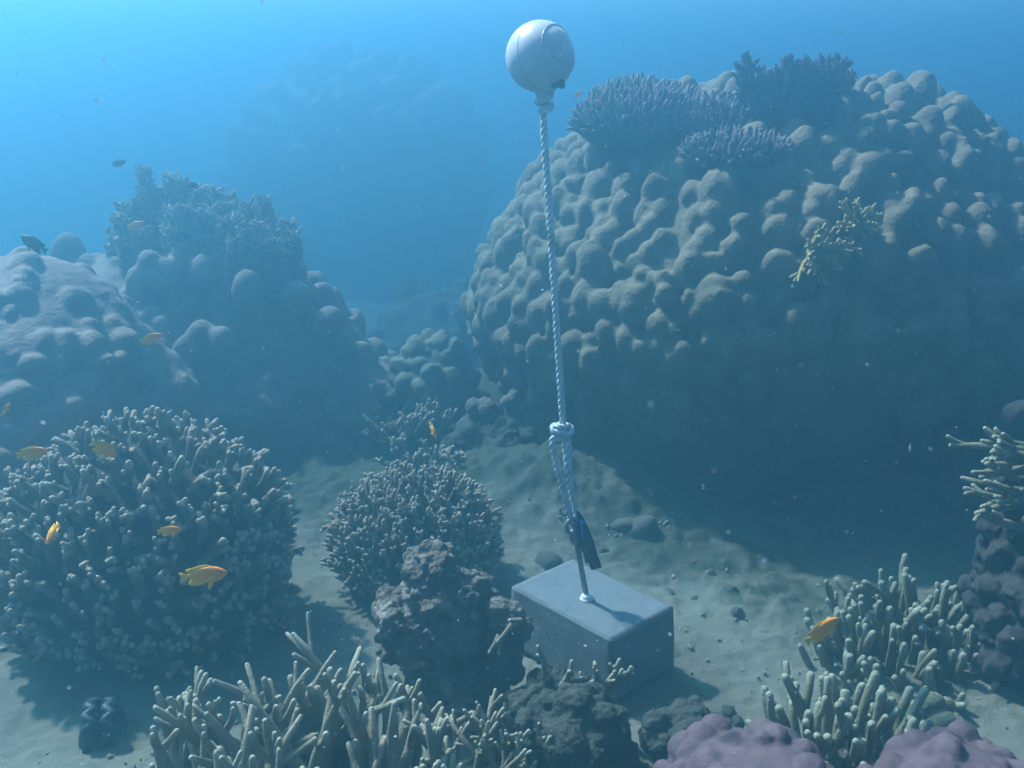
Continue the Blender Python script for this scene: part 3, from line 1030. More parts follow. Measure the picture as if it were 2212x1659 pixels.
c = on_big(1398, 300)
spiky_table('table_coral', 'wide brown table coral bristling with short spikes on top of the huge coral, left end', np.array((c[0], c[1] + 0.14, P(1385, 270, c[1] + 0.14)[2])), np.array((0.27, 0.25, 0.14)), 950, 0.058, 0.0085, 501, M['table'], M['stub_base'], 0.45, 'corals growing on the huge coral head')
c = on_big(1570, 285) + np.array((0, 0.08, 0))
spiky_table('table_coral', 'smaller spiky coral between the wide table coral and the dark bush on the huge coral', c + np.array((0, 0.05, 0.0)), np.array((0.17, 0.16, 0.10)), 320, 0.06, 0.0085, 507, M['table'], M['stub_base'], 0.5, 'corals growing on the huge coral head')
c = on_big(1600, 335)
spiky_table('table_coral', 'ragged low brown coral in the hollow below the dark bush on the huge coral', c + np.array((0, 0.05, 0.0)), np.array((0.20, 0.14, 0.065)), 280, 0.038, 0.0085, 509, M['table'], M['stub_base'], 0.6, 'corals growing on the huge coral head')


def twiggy(name, label, base, stems, seed, mat, spread, h, group=None, leaf=26, stub=0.02, stub_r=0.004, fat=0.045):
    """a bush of upright spires, each bristling with tiny branchlets"""
    rs = np.random.default_rng(seed)
    t = thing(name, label, 'coral', base, group)
    for (ox, oy, lean, hh) in stems:
        mb = MB()
        p0 = np.asarray(base, float) + np.array((ox, oy, 0))
        d = norm((lean + rs.normal(0, 0.05), rs.normal(0, 0.08), 1.0))
        n = 8
        pts = p0[None] + d[None] * (np.linspace(0, 1, n) * hh)[:, None] + np.cumsum(rs.normal(0, 0.006, (n, 3)), 0)
        mb.tube(pts, np.linspace(0.016, 0.006, n), 6, 0, 0.4)
        m = int(leaf * hh / 0.1)
        for k in range(m):
            f = rs.random() ** 0.8
            q = pts[0] + (pts[-1] - pts[0]) * f
            w = fat * (1.15 - 0.72 * f) * (0.8 + 0.4 * rs.random())
            a = rs.uniform(0, 6.283)
            side = np.array((math.cos(a), math.sin(a), 0.35))
            q2 = q + side * w * spread
            mb.tube(np.array([q + side * w * 0.1, q2]), np.array((stub_r * 1.3, stub_r)), 4, 0.0, 0.6)
            for j in range(3):
                e = norm(side + np.array((0, 0, 0.9)) + rs.normal(0, 0.5, 3))
                s0 = q + side * w * spread * rs.uniform(0.5, 1.0)
                mb.tube(np.array([s0, s0 + e * stub * rs.uniform(0.6, 1.3)]), np.array((stub_r, stub_r * 0.7)), 4, 0.4, 1.0)
        local(mb.build('branch', mat, t), t)
    return t


c = on_big(1745, 275) + np.array((0, 0.20, 0.01))
rs = np.random.default_rng(601)
st = [(rs.uniform(-0.17, 0.17), rs.uniform(-0.05, 0.13), rs.normal(0, 0.16), rs.uniform(0.17, 0.29)) for k in range(36)]
twiggy('bushy_coral', 'dark purple bushy coral on the crest of the huge coral', c + np.array((0, 0.0, -0.04)), st, 603, M['bush'], 1.0, 0.3, 'corals growing on the huge coral head', leaf=20, stub=0.022, stub_r=0.005, fat=0.048)

# feathery bush on the left mound
def spire(u, vtop, vbot, y, lean=0.0):
    a, b = P(u, vbot, y), P(u, vtop, y)
    return a, b[2] - a[2]
base = P(430, 645, 4.85)
st = []
for (u, vt, y0) in [(310, 372, 4.8), (335, 385, 4.9), (372, 372, 4.85), (400, 380, 4.8), (425, 400, 4.8), (458, 412, 4.75), (280, 430, 4.8), (265, 470, 4.7), (300, 440, 4.7),
                   (350, 440, 4.65), (440, 440, 4.65), (490, 425, 4.85), (520, 440, 4.85), (545, 440, 4.75), (570, 445, 4.8), (595, 455, 4.85), (620, 480, 4.9), (250, 500, 4.75),
                   (400, 470, 4.6), (470, 480, 4.6), (540, 490, 4.6), (590, 510, 4.65), (615, 540, 4.8), (320, 500, 4.6), (505, 520, 4.55), (560, 540, 4.55), (370, 500, 4.55), (630, 560, 4.75), (450, 455, 4.7), (480, 450, 4.7), (510, 470, 4.7), (415, 430, 4.7), (355, 405, 4.75), (565, 480, 4.7), (605, 500, 4.75), (430, 500, 4.55), (285, 470, 4.65)]:
    y = y0
    b = P(u, vt, y)
    st.append((b[0] - base[0], y - 4.85, 0.0, max(b[2] - base[2] + 0.04, 0.1)))
twiggy('feathery_coral', 'pale feathery bush of many little spires on top of the left coral mound', base + np.array((0, 0, -0.04)), st, 607, M['soft'], 1.0, 0.4, None, leaf=44, stub=0.02, stub_r=0.0046, fat=0.07)

# yellow branching coral on the big head's face
rs = np.random.default_rng(611)
for (u, v_, n, s, lab) in [(1842, 488, 24, 0.088, 'pale yellow branching coral on the shaded face of the huge coral, upper of two'),
                           (1768, 548, 28, 0.088, 'pale yellow branching coral on the shaded face of the huge coral, lower of two')]:
    c = on_big(u, v_) + np.array((0, -0.035, 0))
    br = []
    for k in range(n):
        a = rs.uniform(0, 6.283)
        dirn = np.array((math.cos(a), -0.9 + rs.normal(0, .3), math.sin(a) * 0.8 + 0.25))
        p = c + np.array((rs.normal(0, 0.02), 0.02, rs.normal(0, 0.02)))
        br.append((p, branch_mesh(p, dirn, rs.uniform(0.6, 1.3) * s, 0.009, 0.006, rs, kids=rs.integers(2, 5), bend=0.25, kid_len=0.45, kid_ang=0.8, up=0.1, n=5, seg=6)))
    v, f = ico(2)
    mb = MB()
    mb.add(c + np.array((0, 0.05, 0)) + v * np.array((0.04, 0.06, 0.04)), f)
    coral_colony('yellow_coral', lab, 'coral', c, mb, M['yellow'], br, M['yellow'], 'yellow corals on the huge coral head')


# ------------------------------------------------------------------ mooring: block, rod, rope, buoy
def solve_block():
    zt = 0.235
    def onplane(u, v):
        d = P(u, v, 1.0) - np.array((0, 0, CAMZ))
        t = (zt - CAMZ) / d[2]
        return np.array((0, 0, CAMZ)) + d * t
    return [onplane(1112, 1268), onplane(1230, 1204), onplane(1449, 1306), onplane(1330, 1388)]


BC = solve_block()
bl_c = (BC[0] + BC[1] + BC[2] + BC[3]) / 4
ex = norm((BC[3] - BC[0]) + (BC[2] - BC[1]))
ey = norm(np.cross((0, 0, 1), ex))
lx = (np.linalg.norm(BC[3] - BC[0]) + np.linalg.norm(BC[2] - BC[1])) / 2
ly = (np.linalg.norm(BC[1] - BC[0]) + np.linalg.norm(BC[2] - BC[3])) / 2
print('block', BC, lx, ly, np.degrees(np.arccos(np.dot(norm(BC[3] - BC[0]), norm(BC[1] - BC[0])))))
BLOCK_H = 0.20
block = thing('concrete_block', 'pale grey square-edged concrete block on the sand with a steel rod set in its top', 'concrete block', (bl_c[0], bl_c[1], bl_c[2] - BLOCK_H))


def block_mesh():
    bm = bmesh.new()
    bmesh.ops.create_cube(bm, size=1.0)
    for v in bm.verts:
        k = 1.0 if v.co.z > 0 else 1.05
        v.co = Vector((v.co.x * lx * k, v.co.y * ly * k, (v.co.z + 0.5) * BLOCK_H))
    bmesh.ops.bevel(bm, geom=list(bm.edges), offset=0.004, segments=2, affect='EDGES')
    bmesh.ops.subdivide_edges(bm, edges=[e for e in bm.edges if e.calc_length() > 0.1], cuts=24, use_grid_fill=True)
    me = bpy.data.meshes.new('body')
    bm.to_mesh(me)
    bm.free()
    v = coords(me)
    v += normals(me) * (fbm(v, 22, 3, 3) * 0.0016 + np.minimum(fbm(v, 9, 2, 8), 0) * 0.002)[:, None]
    set_coords(me, v)
    for p in me.polygons:
        p.use_smooth = True
    return me


bo = link('body', block_mesh(), M['concrete'], block)
bo.rotation_euler = (0, 0, math.atan2(ex[1], ex[0]))

rod_a = P(1268, 1286, bl_c[1] - 0.02)
rod_a[2] = bl_c[2]
YR = rod_a[1]
rod_b = P(1244, 1160, YR)


def add_part(name, mb, mat, parent, smooth=True):
    return local(mb.build(name, mat, parent, smooth), parent)


def ring(mb, c, R, r, ax, seg=28, rs=8, squash=1.0):
    F = frame(ax)
    a = np.linspace(0, 2 * math.pi, seg + 1)
    pts = np.asarray(c) + np.stack([np.cos(a) * R * squash, np.sin(a) * R, np.zeros_like(a)], -1) @ F.T
    mb.tube(pts, np.full(len(pts), r), rs, cap=False)


mb = MB()
mb.tube(np.array([rod_a - (rod_b - rod_a) * 0.1, rod_b + (rod_b - rod_a) * 0.12]), np.array((0.0085, 0.0085)), 12, closed_start=True)
add_part('rod', mb, M['steel'], block)
mb = MB()
rd = norm(rod_b - rod_a)
for dz, rr, hh in ((0.000, 0.021, 0.006), (0.0062, 0.0135, 0.009)):
    z = np.array((0, 0, 1.0))
    q = rod_a + z * dz
    mb.tube(np.array([q, q + z * hh * 0.15, q + z * hh * 0.85, q + z * hh]), np.array((rr * 0.94, rr, rr, rr * 0.9)), 18 if dz == 0 else 6, closed_start=True)
add_part('washer', mb, M['nylon'], block, False)
mb = MB()
ring(mb, P(1237, 1137, YR), 0.0235, 0.0062, (0.25, -1, 0.1), squash=0.8)
add_part('eye', mb, M['steel'], block)
mb = MB()
mb.tube(np.array([P(1244, 1172, YR), P(1241, 1160, YR), P(1239, 1150, YR)]), np.array((0.015, 0.017, 0.012)), 8, closed_start=True)
add_part('eye_nut', mb, M['steel'], block)

# ---- rope
def laid_rope(mb, path, r=0.0098, pitch=0.056, step=0.0035, seg=6):
    """three strands twisted round a smooth path"""
    path = np.asarray(path, float)
    # Catmull-Rom through the points
    pts = np.vstack([2 * path[0] - path[1], path, 2 * path[-1] - path[-2]])
    out = []
    for i in range(1, len(pts) - 2):
        p0, p1, p2, p3 = pts[i - 1:i + 3]
        L = np.linalg.norm(p2 - p1)
        n = max(3, int(L / step))
        t = np.linspace(0, 1, n, endpoint=False)[:, None]
        out.append(0.5 * ((2 * p1) + (-p0 + p2) * t + (2 * p0 - 5 * p1 + 4 * p2 - p3) * t ** 2 + (-p0 + 3 * p1 - 3 * p2 + p3) * t ** 3))
    out.append(pts[-2][None])
    c = np.vstack(out)
    tan = norm(np.gradient(c, axis=0))
    s = np.concatenate([[0], np.cumsum(np.linalg.norm(np.diff(c, axis=0), axis=1))])
    nx = norm(np.cross(tan[0], (0.3, 0.9, 0.2)))
    N = np.empty_like(c)
    for i in range(len(c)):
        nx = nx - tan[i] * np.dot(nx, tan[i])
        nx = nx / max(np.linalg.norm(nx), 1e-9)
        N[i] = nx
    B = np.cross(tan, N)
    for k in range(3):
        a = s / pitch * 2 * math.pi + k * 2 * math.pi / 3
        off = (np.cos(a)[:, None] * N + np.sin(a)[:, None] * B) * r * 0.52
        mb.tube(c + off, np.full(len(c), r * 0.56), seg, cap=True)


YB = 2.72                                  # depth of the buoy
def RP(u, v, dy=0.0):
    f = (1287 - v) / (1287 - 240.0)
    return P(u, v, YR + (YB - YR) * f + dy)


rope = thing('mooring_rope', 'white twisted rope from the buoy down to the steel rod, knotted near its lower end', 'rope', tuple(RP(1240, 1130)))
mb = MB()
laid_rope(mb, [RP(1173, 236), RP(1176, 300), RP(1183, 400), RP(1191, 520), RP(1201, 680), RP(1210, 820), RP(1216, 915), RP(1218, 945)])
add_part('main_line', mb, M['rope'], rope)
mb = MB()   # knot near the bottom: wraps round the standing part
kc = RP(1214, 930)
laid_rope(mb, [kc + np.array(q) for q in [(-0.004, -0.012, -0.02), (0.022, -0.014, -0.006), (0.024, 0.008, 0.008), (-0.004, 0.014, 0.012), (-0.026, 0.0, 0.012), (-0.020, -0.018, 0.004), (0.002, -0.020, -0.002), (0.020, -0.012, -0.010)]], r=0.0090)
laid_rope(mb, [kc + np.array(q) for q in [(0.018, 0.006, 0.016), (0.026, -0.004, 0.002), (0.012, -0.018, -0.012), (-0.012, -0.018, -0.020), (-0.014, 0.0, -0.026)]], r=0.0088)
laid_rope(mb, [kc + np.array(q) for q in [(-0.024, -0.008, -0.006), (-0.024, -0.008, 0.012), (-0.006, -0.016, 0.018), (0.010, -0.012, 0.012)]], r=0.0085)
add_part('knot', mb, M['rope'], rope)
mb = MB()   # left leg down to the eye
laid_rope(mb, [RP(1206, 935, -0.01), RP(1194, 950, -0.012), RP(1196, 975, -0.012), RP(1207, 1020, -0.012), RP(1217, 1060, -0.012), RP(1226, 1095, -0.01), RP(1236, 1128, -0.006), RP(1241, 1142, 0.004)], r=0.0096)
laid_rope(mb, [RP(1241, 1142, 0.004), RP(1247, 1120, 0.016), RP(1238, 1080, 0.014), RP(1230, 1040, 0.012), RP(1224, 990, 0.010), RP(1218, 945, 0.006)], r=0.0098)
add_part('loop', mb, M['rope'], rope)
mb = MB()   # free end hanging down beside the loop
laid_rope(mb, [RP(1218, 938, -0.008), RP(1226, 960, -0.016), RP(1227, 1000, -0.018), RP(1229, 1030, -0.018), RP(1230, 1050, -0.018)], r=0.0118, pitch=0.07)
add_part('free_end', mb, M['rope'], rope)
mb = MB()   # knot under the buoy
kc = RP(1175, 222)
laid_rope(mb, [kc + np.array(q) for q in [(-0.012, -0.010, -0.022), (0.014, -0.014, -0.014), (0.018, 0.006, -0.006), (-0.012, 0.012, 0.0), (-0.018, -0.006, 0.004), (0.006, -0.016, 0.012), (0.018, 0.0, 0.018), (-0.004, 0.014, 0.022), (-0.016, -0.002, 0.028)]], r=0.0095)
laid_rope(mb, [kc + np.array((0.0, 0.0, -0.03)), kc + np.array((0.004, 0, 0)), kc + np.array((0.004, 0, 0.04))], r=0.0105)
laid_rope(mb, [kc + np.array((-0.004, -0.004, 0.012)), kc + np.array((-0.022, -0.004, 0.036)), kc + np.array((-0.042, -0.004, 0.062))], r=0.008)
laid_rope(mb, [kc + np.array((0.006, -0.004, 0.012)), kc + np.array((0.020, -0.004, 0.034)), kc + np.array((0.034, 0.0, 0.052))], r=0.008)
add_part('knot', mb, M['rope'], rope)

# ---- buoy
bc = P(1167, 122, YB)
br_ = 71.0 / FPX * np.linalg.norm(bc - np.array((0, 0, CAMZ)))
buoy = thing('buoy', 'round pale grey plastic float hanging above the block on the white rope', 'buoy', tuple(bc))
pole = norm((0.75, -0.62, 0.20))           # axis of the moulded float
F = frame(pole)
v, f = ico(5)
rad = np.ones(len(v))
h = v @ pole
rad = rad - 0.012 * np.exp(-(h / 0.016) ** 2)
rad = rad - 0.018 * np.clip((h - 0.66) / 0.03, 0, 1)
rad = rad * (1 + 0.02 * np.clip(-v[:, 2] - 0.75, 0, 1))
mb = MB()
mb.add(bc + v * (rad * br_)[:, None], f)
add_part('shell', mb, M['buoy'], buoy)
for hh, nm in ((0.0, 'seam'),):
    mb = MB()
    Rr = br_ * math.sqrt(1 - hh * hh) * 0.995
    ring(mb, bc + pole * br_ * hh, Rr, 0.0011, pole, 64, 5)
    add_part(nm, mb, M['seam'], buoy)
# raised rim of the moulded cap with lettering worn away and fouling
mb = MB()
ring(mb, bc + pole * br_ * 0.656, br_ * math.sqrt(1 - 0.656 ** 2) * 0.995, 0.0014, pole, 48, 6)
add_part('cap_rim', mb, M['buoy'], buoy)
mb = MB()
sv, sf = ico(2)
rs = np.random.default_rng(9)
for k in range(34):
    a = rs.uniform(0, 6.283)
    q = norm(pole * rs.uniform(0.80, 0.95) + (F[:, 0] * math.cos(a) + F[:, 1] * math.sin(a)) * rs.uniform(0.2, 0.6))
    s = br_ * rs.uniform(0.012, 0.035)
    mb.add(bc + q * br_ * 0.975 + (sv * s * np.array((1, 1, 0.6))) @ frame(q).T, sf)
o = add_part('fouling', mb, M['fouling'], buoy)
o['kind'] = 'stuff'
# plug and lug
mb = MB()
q = norm((0.58, -0.45, -0.75))
mb.tube(np.array([bc + q * br_ * 0.93, bc + q * br_ * 1.02, bc + q * br_ * 1.10]), np.array((0.013, 0.013, 0.010)), 10)
q2 = norm((0.40, -0.5, -0.78))
mb.tube(np.array([bc + q2 * br_ * 0.95, bc + q2 * br_ * 1.03]), np.array((0.011, 0.009)), 8)
add_part('plug', mb, M['black'], buoy)
mb = MB()
q = norm((0.05, -0.1, -1.0))
mb.tube(np.array([bc + q * br_ * 0.92, bc + q * br_ * 1.08, bc + q * br_ * 1.22]), np.array((0.022, 0.016, 0.012)), 14)
add_part('lug', mb, M['buoy'], buoy)

# ---- black instrument pouch tied to the rod
pouch = thing('instrument_pouch', 'black pouch with faded pale characters tied to the rod below the rope', 'pouch', tuple(P(1258, 1120, YR)))
pa, pb = P(1247, 1104, YR - 0.012), P(1286, 1228, YR - 0.02)
ax = norm(pb - pa)
Lp = np.linalg.norm(pb - pa)
wx = norm(np.cross(ax, (0, 1, 0)))
if wx[0] < 0:
    wx = -wx
wy = np.cross(ax, wx)
prof = [(0.0, .004, .004, 0), (0.10, .009, .006, .002), (0.28, .013, .009, .002), (0.42, .018, .011, 0.0), (0.52, .021, .012, -.001), (0.66, .021, .011, -.002), (0.76, .017, .009, 0.001), (0.80, .0155, .008, .003), (0.90, .0165, .007, .003), (1.0, .0165, .006, .003)]
rings = []
for (s, a, b, off) in prof:
    th = np.arange(12) * 2 * math.pi / 12
    sq = 0.75
    cx_ = np.sign(np.cos(th)) * np.abs(np.cos(th)) ** sq
    sy_ = np.sign(np.sin(th)) * np.abs(np.sin(th)) ** sq
    rings.append(pa + ax * s * Lp + wx * off + cx_[:, None] * wx * a + sy_[:, None] * wy * b)
vv = np.array(rings).reshape(-1, 3)
n = len(prof)
i = np.arange(n - 1)[:, None] * 12
k = np.arange(12)[None]
q4 = np.stack([i + k, i + (k + 1) % 12, i + 12 + (k + 1) % 12, i + 12 + k], -1).reshape(-1, 4)
mb = MB()
mb.add(vv, q4)
mb.add([rings[-1].mean(0), rings[0].mean(0)], np.zeros((0, 3)))
kk = np.arange(12)
mb.f.append(np.stack([(n - 1) * 12 + kk, (n - 1) * 12 + (kk + 1) % 12, np.full(12, n * 12)], -1))
mb.f.append(np.stack([(kk + 1) % 12, kk, np.full(12, n * 12 + 1)], -1))
mb.box(pa + ax * Lp * 0.80 - wx * 0.016, (0.012, 0.010, 0.022), np.stack([wx, wy, ax], 1))
add_part('body', mb, M['black'], pouch)
# the two faded characters, 6 and 0, lying along the pouch
cpos = pa + ax * Lp * 0.60
fr = -wy if (-wy)[1] < 0 else wy
tx = norm(wx * 0.95 - ax * 0.25)
tz = norm(np.cross(tx, fr))
if tz[2] < 0:
    tz = -tz
def stroke(pts, at):
    m_ = MB()
    w = np.array([at + tx * a * 0.0095 + tz * b * 0.012 + fr * 0.0123 for a, b in pts])
    m_.tube(w, np.full(len(w), 0.0011), 5)
    return m_
six = [(0.35, 0.9), (0.0, 0.6), (-0.35, 0.0), (-0.35, -0.5), (0.0, -0.8), (0.35, -0.5), (0.3, -0.05), (0.0, 0.1), (-0.3, -0.1)]
zero = [(0.0, 0.85), (-0.4, 0.5), (-0.42, -0.5), (0.0, -0.85), (0.42, -0.5), (0.42, 0.5), (0.0, 0.85)]
ch = stroke(six, cpos - tx * 0.009)
ch.merge(stroke(zero, cpos + tx * 0.006 + tz * 0.004))
add_part('characters', ch, M['ink'], pouch)
mb = MB()
pt = P(1258, 1118, YR - 0.025)
mb.tube(np.array([P(1259, 1162, YR - 0.03), P(1257, 1145, YR - 0.034), P(1256, 1130, YR - 0.032)]), np.array((0.0022, 0.0024, 0.0024)), 6)
mb.box(P(1257, 1128, YR - 0.032), (0.010, 0.006, 0.007))
mb.tube(np.array([P(1257, 1130, YR - 0.032), P(1264, 1122, YR - 0.036)]), np.array((0.002, 0.002)), 6)
mb.tube(np.array([P(1256, 1131, YR - 0.032), P(1250, 1124, YR - 0.036)]), np.array((0.002, 0.002)), 6)
o = add_part('cable_tie', mb, M['blue'], pouch)
tag(o, 'bright blue cable tie')
mb = MB()
ring(mb, P(1253, 1142, YR - 0.005), 0.021, 0.004, (1, -0.4, 0.2), squash=0.7)
add_part('strap', mb, M['black'], pouch)
mb = MB()
mb.tube(np.array([P(1226, 1112, YR - 0.01), P(1218, 1113, YR - 0.016), P(1211, 1108, YR - 0.02), P(1210, 1101, YR - 0.022), P(1214, 1098, YR - 0.022)]), np.array((0.003, 0.0032, 0.0032, 0.003, 0.0022)), 6, closed_start=True)
tag(mb.build('cable_tie', M['black']), 'curled black cable tie end sticking out left of the rope just above the eye', 'cable tie')

# ------------------------------------------------------------------ clam in the sand
cc = P(226, 1600, 2.27)
gzc = gz(cc[0], cc[1])
clam = thing('giant_clam', 'dark ribbed clam sunk in the sand in the bottom left corner', 'clam', (cc[0], cc[1], gzc))
for sgn in (-1, 1):
    nu, nv = 40, 14
    U = np.linspace(0, math.pi, nu)
    V = np.linspace(0, 1, nv)
    g = []
    for a in U:
        rib = 1 + 0.10 * np.cos(a * 9)
        for t_ in V:
            w = (0.012 + 0.045 * math.sin(t_ * math.pi * 0.5) * rib) * sgn
            Lz = math.sin(a) ** 0.6
            g.append((w * (0.4 + 0.6 * Lz), math.cos(a) * 0.075 * (0.75 + 0.3 * t_), -0.02 + (1 - t_ ** 2) * 0.095 * Lz * rib))
    g = np.array(g)
    Rz = np.array(Euler((0, 0, 0.25)).to_matrix())
    g = g @ Rz.T + np.array((cc[0], cc[1], gzc))
    i = np.arange(nu - 1)[:, None] * nv + np.arange(nv - 1)[None]
    q = np.stack([i, i + 1, i + nv + 1, i + nv], -1).reshape(-1, 4)
    mb = MB()
    mb.add(g, q)
    add_part('shell', mb, M['clam'], clam)
nu = 61
a = np.linspace(0, math.pi, nu)
for sgn in (-1, 1):
    pts = np.stack([sgn * (0.024 + 0.009 * np.cos(a * 9)), np.cos(a) * 0.062, 0.010 + 0.072 * np.sin(a) ** 0.6], -1)
    Rz = np.array(Euler((0, 0, 0.25)).to_matrix())
    mb = MB()
    mb.tube(pts @ Rz.T + np.array((cc[0], cc[1], gzc)), np.full(nu, 0.013), 8)
    add_part('mantle', mb, M['clam'], clam)


# ------------------------------------------------------------------ fish
def fish_proto(skin, finmat, deep=1.0):
    """unit-length fish, nose at +x"""
    top = np.array([(.5, .0075), (.47, .045), (.42, .088), (.31, .150), (.157, .196), (.044, .206), (-.07, .185), (-.15, .14), (-.22, .085), (-.29, .042), (-.345, .04)])
    bot = np.array([(.5, -.005), (.474, -.035), (.42, -.085), (.31, -.155), (.157, -.192), (.044, -.192), (-.07, -.165), (-.15, -.13), (-.22, -.09), (-.29, -.06), (-.345, -.06)])
    wid = np.array([.006, .03, .052, .075, .085, .082, .068, .05, .034, .02, .012])
    S = 14
    th = np.arange(S) * 2 * math.pi / S
    rings = []
    for t_, b_, w in zip(top, bot, wid):
        x = (t_[0] + b_[0]) / 2
        cz, hz_ = (t_[1] + b_[1]) / 2, (t_[1] - b_[1]) / 2 * deep
        rings.append(np.stack([np.full(S, x), np.cos(th) * w, cz + np.sin(th) * hz_], -1))
    n = len(rings)
    i = np.arange(n - 1)[:, None] * S
    k = np.arange(S)[None]
    q = np.stack([i + k, i + (k + 1) % S, i + S + (k + 1) % S, i + S + k], -1).reshape(-1, 4)[:, ::-1]
    mb = MB()
    mb.add(np.array(rings).reshape(-1, 3), q)
    mb.add([(.508, 0, 0), (-.35, 0, -.01)], np.zeros((0, 3)))
    kk = np.arange(S)
    mb.f.append(np.stack([kk, (kk + 1) % S, np.full(S, n * S)], -1))
    mb.f.append(np.stack([(n - 1) * S + (kk + 1) % S, (n - 1) * S + kk, np.full(S, n * S + 1)], -1))
    parts = [('body', mb.mesh('body'), skin)]

    def fin(name, outline, th0=0.016, off=(0, 0, 0), tilt=0.0):
        o = np.array(outline)
        c = o.mean(0)
        m = len(o)
        vs = []
        for y in (-1, 1):
            vs += [(x + off[0], y * 0.0015 + off[1] + z * tilt, z + off[2]) for x, z in o]
        vs += [(c[0] + off[0], -th0 / 2 + off[1] + c[1] * tilt, c[1] + off[2]), (c[0] + off[0], th0 / 2 + off[1] + c[1] * tilt, c[1] + off[2])]
        k = np.arange(m)
        k2 = (k + 1) % m
        b = MB()
        b.add(vs, np.stack([k2, k, np.full(m, 2 * m)], -1))
        b.f.append(np.stack([m + k, m + k2, np.full(m, 2 * m + 1)], -1))
        b.f.append(np.stack([k, k2, m + k2, m + k], -1))
        parts.append((name, b.mesh(name), finmat))
    fin('tail_fin', [(-.30, .03), (-.36, .06), (-.44, .095), (-.50, .10), (-.478, .03), (-.47, -.02), (-.485, -.09), (-.50, -.15), (-.44, -.14), (-.36, -.085), (-.30, -.05)])
    fin('dorsal_fin', [(.28, .14), (.17, .205), (.05, .235), (-.08, .222), (-.20, .185), (-.29, .175), (-.355, .155), (-.36, .11), (-.32, .055), (-.25, .05), (-.1, .12), (.1, .15)])
    fin('anal_fin', [(.02, -.16), (-.05, -.205), (-.16, -.245), (-.27, -.235), (-.345, -.19), (-.33, -.14), (-.28, -.09), (-.2, -.08), (-.1, -.12)])
    fin('pelvic_fin', [(.20, -.16), (.17, -.235), (.09, -.335), (.06, -.30), (.07, -.21), (.10, -.165)], off=(0, -0.025, 0), tilt=0.1)
    fin('pectoral_fin', [(.24, -.02), (.17, .0), (.08, -.03), (.07, -.08), (.12, -.10), (.21, -.06)], off=(0, -0.092, 0))
    v, f = ico(2)
    for s in (-1, 1):
        b = MB()
        b.add(np.array((.365, s * 0.052, .035)) + v * np.array((.021, .014, .021)), f)
        parts.append(('eye', b.mesh('eye'), M['eye']))
    return parts


ORANGE = fish_proto(M['fish'], M['fish_fin'])
BLACK = fish_proto(M['fish_black'], M['fish_black'], 1.1)
SILVER = fish_proto(M['silver'], M['silver'], 0.6)


def fish(parts, name, label, u, v, y, px, yaw=0.0, pitch=0.0, roll=0.0, group=None, full=True):
    """px: nose-to-tail length in picture units if seen square on; yaw 0 swims to the right, pitch > 0 nose up"""
    c = P(u, v, y)
    L = px / FPX * np.linalg.norm(c - np.array((0, 0, CAMZ)))
    t = thing(name, label, 'fish', tuple(c), group)
    t.rotation_euler = Euler((math.radians(roll), math.radians(-pitch), math.radians(yaw)), 'XYZ')
    t.scale = (L, L, L)
    for (nm, me, mt) in parts:
        if not full and nm in ('eye', 'pectoral_fin'):
            continue
        link(nm, me, mt, t)
    return t


GO = 'orange damselfish'
F_ = 'orange_fish'
fish(ORANGE, F_, 'largest orange fish, swimming right in front of the stubby coral dome', 440, 1242, 2.12, 96, 8, 2, 0, GO)
fish(ORANGE, F_, 'orange fish nose-up beside the finger coral on the right', 1776, 1361, 2.25, 84, 14, 33, 0, GO)
fish(ORANGE, F_, 'orange fish at the left edge over the top of the stubby coral dome', 70, 978, 2.3, 58, 20, 2, 0, GO)
fish(ORANGE, F_, 'orange fish heading down to the right into the top of the stubby coral dome', 226, 970, 2.3, 62, 40, -42, 10, GO)
fish(ORANGE, F_, 'slim orange fish seen from above on the left face of the stubby coral dome', 113, 1152, 2.3, 50, 195, -58, 50, GO)
fish(ORANGE, F_, 'small orange fish swimming right above the largest orange fish', 366, 1146, 2.3, 48, 10, 2, 0, GO)
fish(ORANGE, F_, 'orange fish in front of the ridge of the near left coral mound', 328, 731, 2.9, 48, 35, 12, 0, GO)
fish(ORANGE, F_, 'curled pale orange fish at the left edge above the stubby coral dome', 12, 884, 2.8, 30, 60, 40, 20, GO, False)
fish(ORANGE, F_, 'orange fish standing nose-down over the rocks behind the round branching coral', 936, 931, 3.3, 40, -40, -62, 15, GO)
fish(ORANGE, F_, 'faint orange fish in front of the feathery bush coral', 293, 487, 4.1, 36, 15, 18, 0, GO, False)
fish(ORANGE, F_, 'faint orange fish nose-up before the right flank of the huge coral', 2129, 405, 4.0, 26, 40, -70, 0, GO, False)
fish(ORANGE, F_, 'dull orange fish on the shaded face of the huge coral, right of the yellow corals', 1888, 615, 3.7, 38, 12, -6, 0, GO, False)
fish(ORANGE, F_, 'tiny dull orange fish just below the lower yellow coral', 1815, 591, 3.7, 18, 160, 14, 0, GO, False)
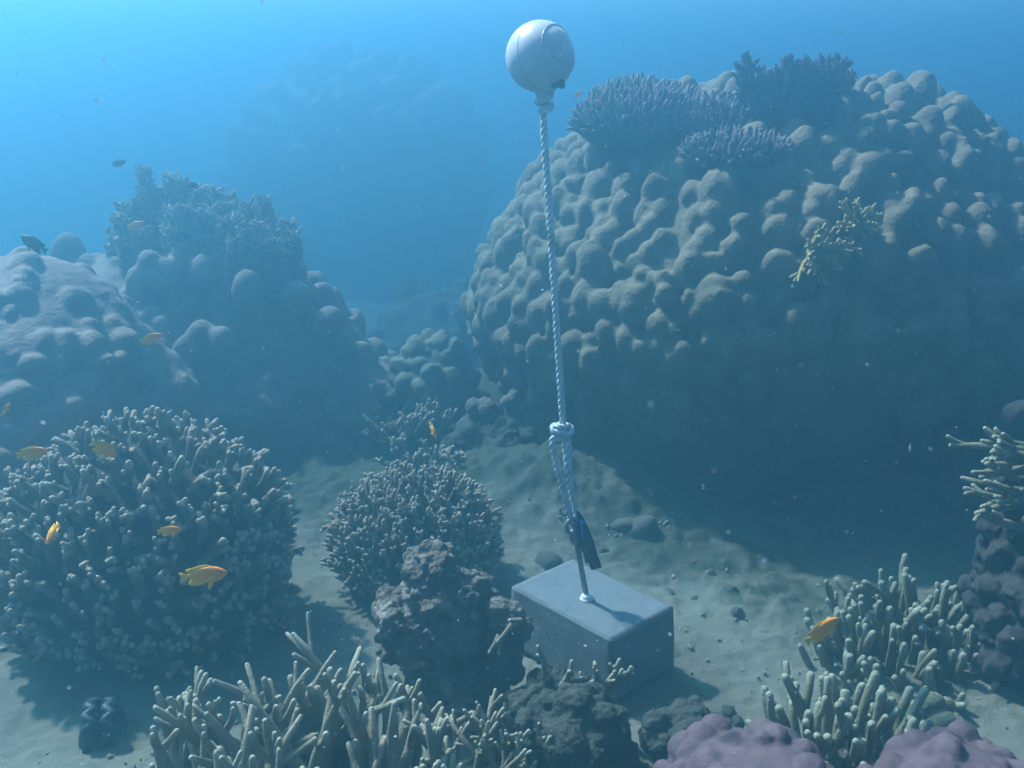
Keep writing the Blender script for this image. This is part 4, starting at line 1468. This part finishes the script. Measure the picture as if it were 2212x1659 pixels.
fish(ORANGE, F_, 'faint orange fish right of the buoy, nearest to it', 1250, 203, 4.6, 22, 20, 35, 0, GO, False)
fish(ORANGE, F_, 'faint orange fish in open water above the wide table coral', 1388, 179, 4.8, 22, 10, -25, 0, GO, False)
fish(ORANGE, F_, 'faint orange fish above the right end of the wide table coral, nose up', 1480, 172, 4.8, 22, 20, 48, 0, GO, False)
fish(ORANGE, F_, 'faint orange fish at the crest of the huge coral, left of the dark bush', 1549, 181, 4.7, 20, 60, 60, 0, GO, False)
fish(ORANGE, F_, 'faint orange fish between table coral and dark bush, just below the crest', 1546, 207, 4.6, 24, 200, -20, 0, GO, False)
GB = 'black fish in open water'
fish(BLACK, 'black_fish', 'black fish swimming up to the left in open water at the left edge', 74, 527, 3.3, 56, 180, 32, 0, GB)
fish(BLACK, 'black_fish', 'small black fish in open water above the feathery bush coral', 257, 352, 4.3, 28, 15, 12, 0, GB, False)
fish(BLACK, 'black_fish', 'small black fish against the top of the feathery bush coral', 418, 400, 4.3, 28, 175, 10, 0, GB, False)
fish(SILVER, 'silver_fish', 'tiny silvery fish hanging tail-up in the dark water on the right', 1966, 966, 2.6, 24, 60, -70, 0, None, False)

# ------------------------------------------------------------------ drifting specks in the water
mb = MB()
r = np.random.default_rng(99)
oc = np.array([(1, 1, 1), (1, -1, -1), (-1, 1, -1), (-1, -1, 1)], float) * 0.75
of = np.array([(0, 1, 2), (0, 3, 1), (0, 2, 3), (1, 3, 2)])
for k in range(34000):
    p = np.array((r.uniform(-2.2, 2.2), r.uniform(0.6, 4.4), r.uniform(0.05, 2.5)))
    s = 0.0004 + 0.0010 * r.random() ** 5
    if k % 140 == 0:                       # a few drift close to the lens
        p = np.array((r.uniform(-0.35, 0.35), r.uniform(0.12, 0.6), CAMZ + r.uniform(-0.4, 0.25)))
    mb.add(p + oc * s * (0.6 + 0.8 * r.random(3)), of)
tag(mb.build('drifting_particles', M['particle'], None, False), 'tiny pale specks drifting in the water', None, None, 'stuff')
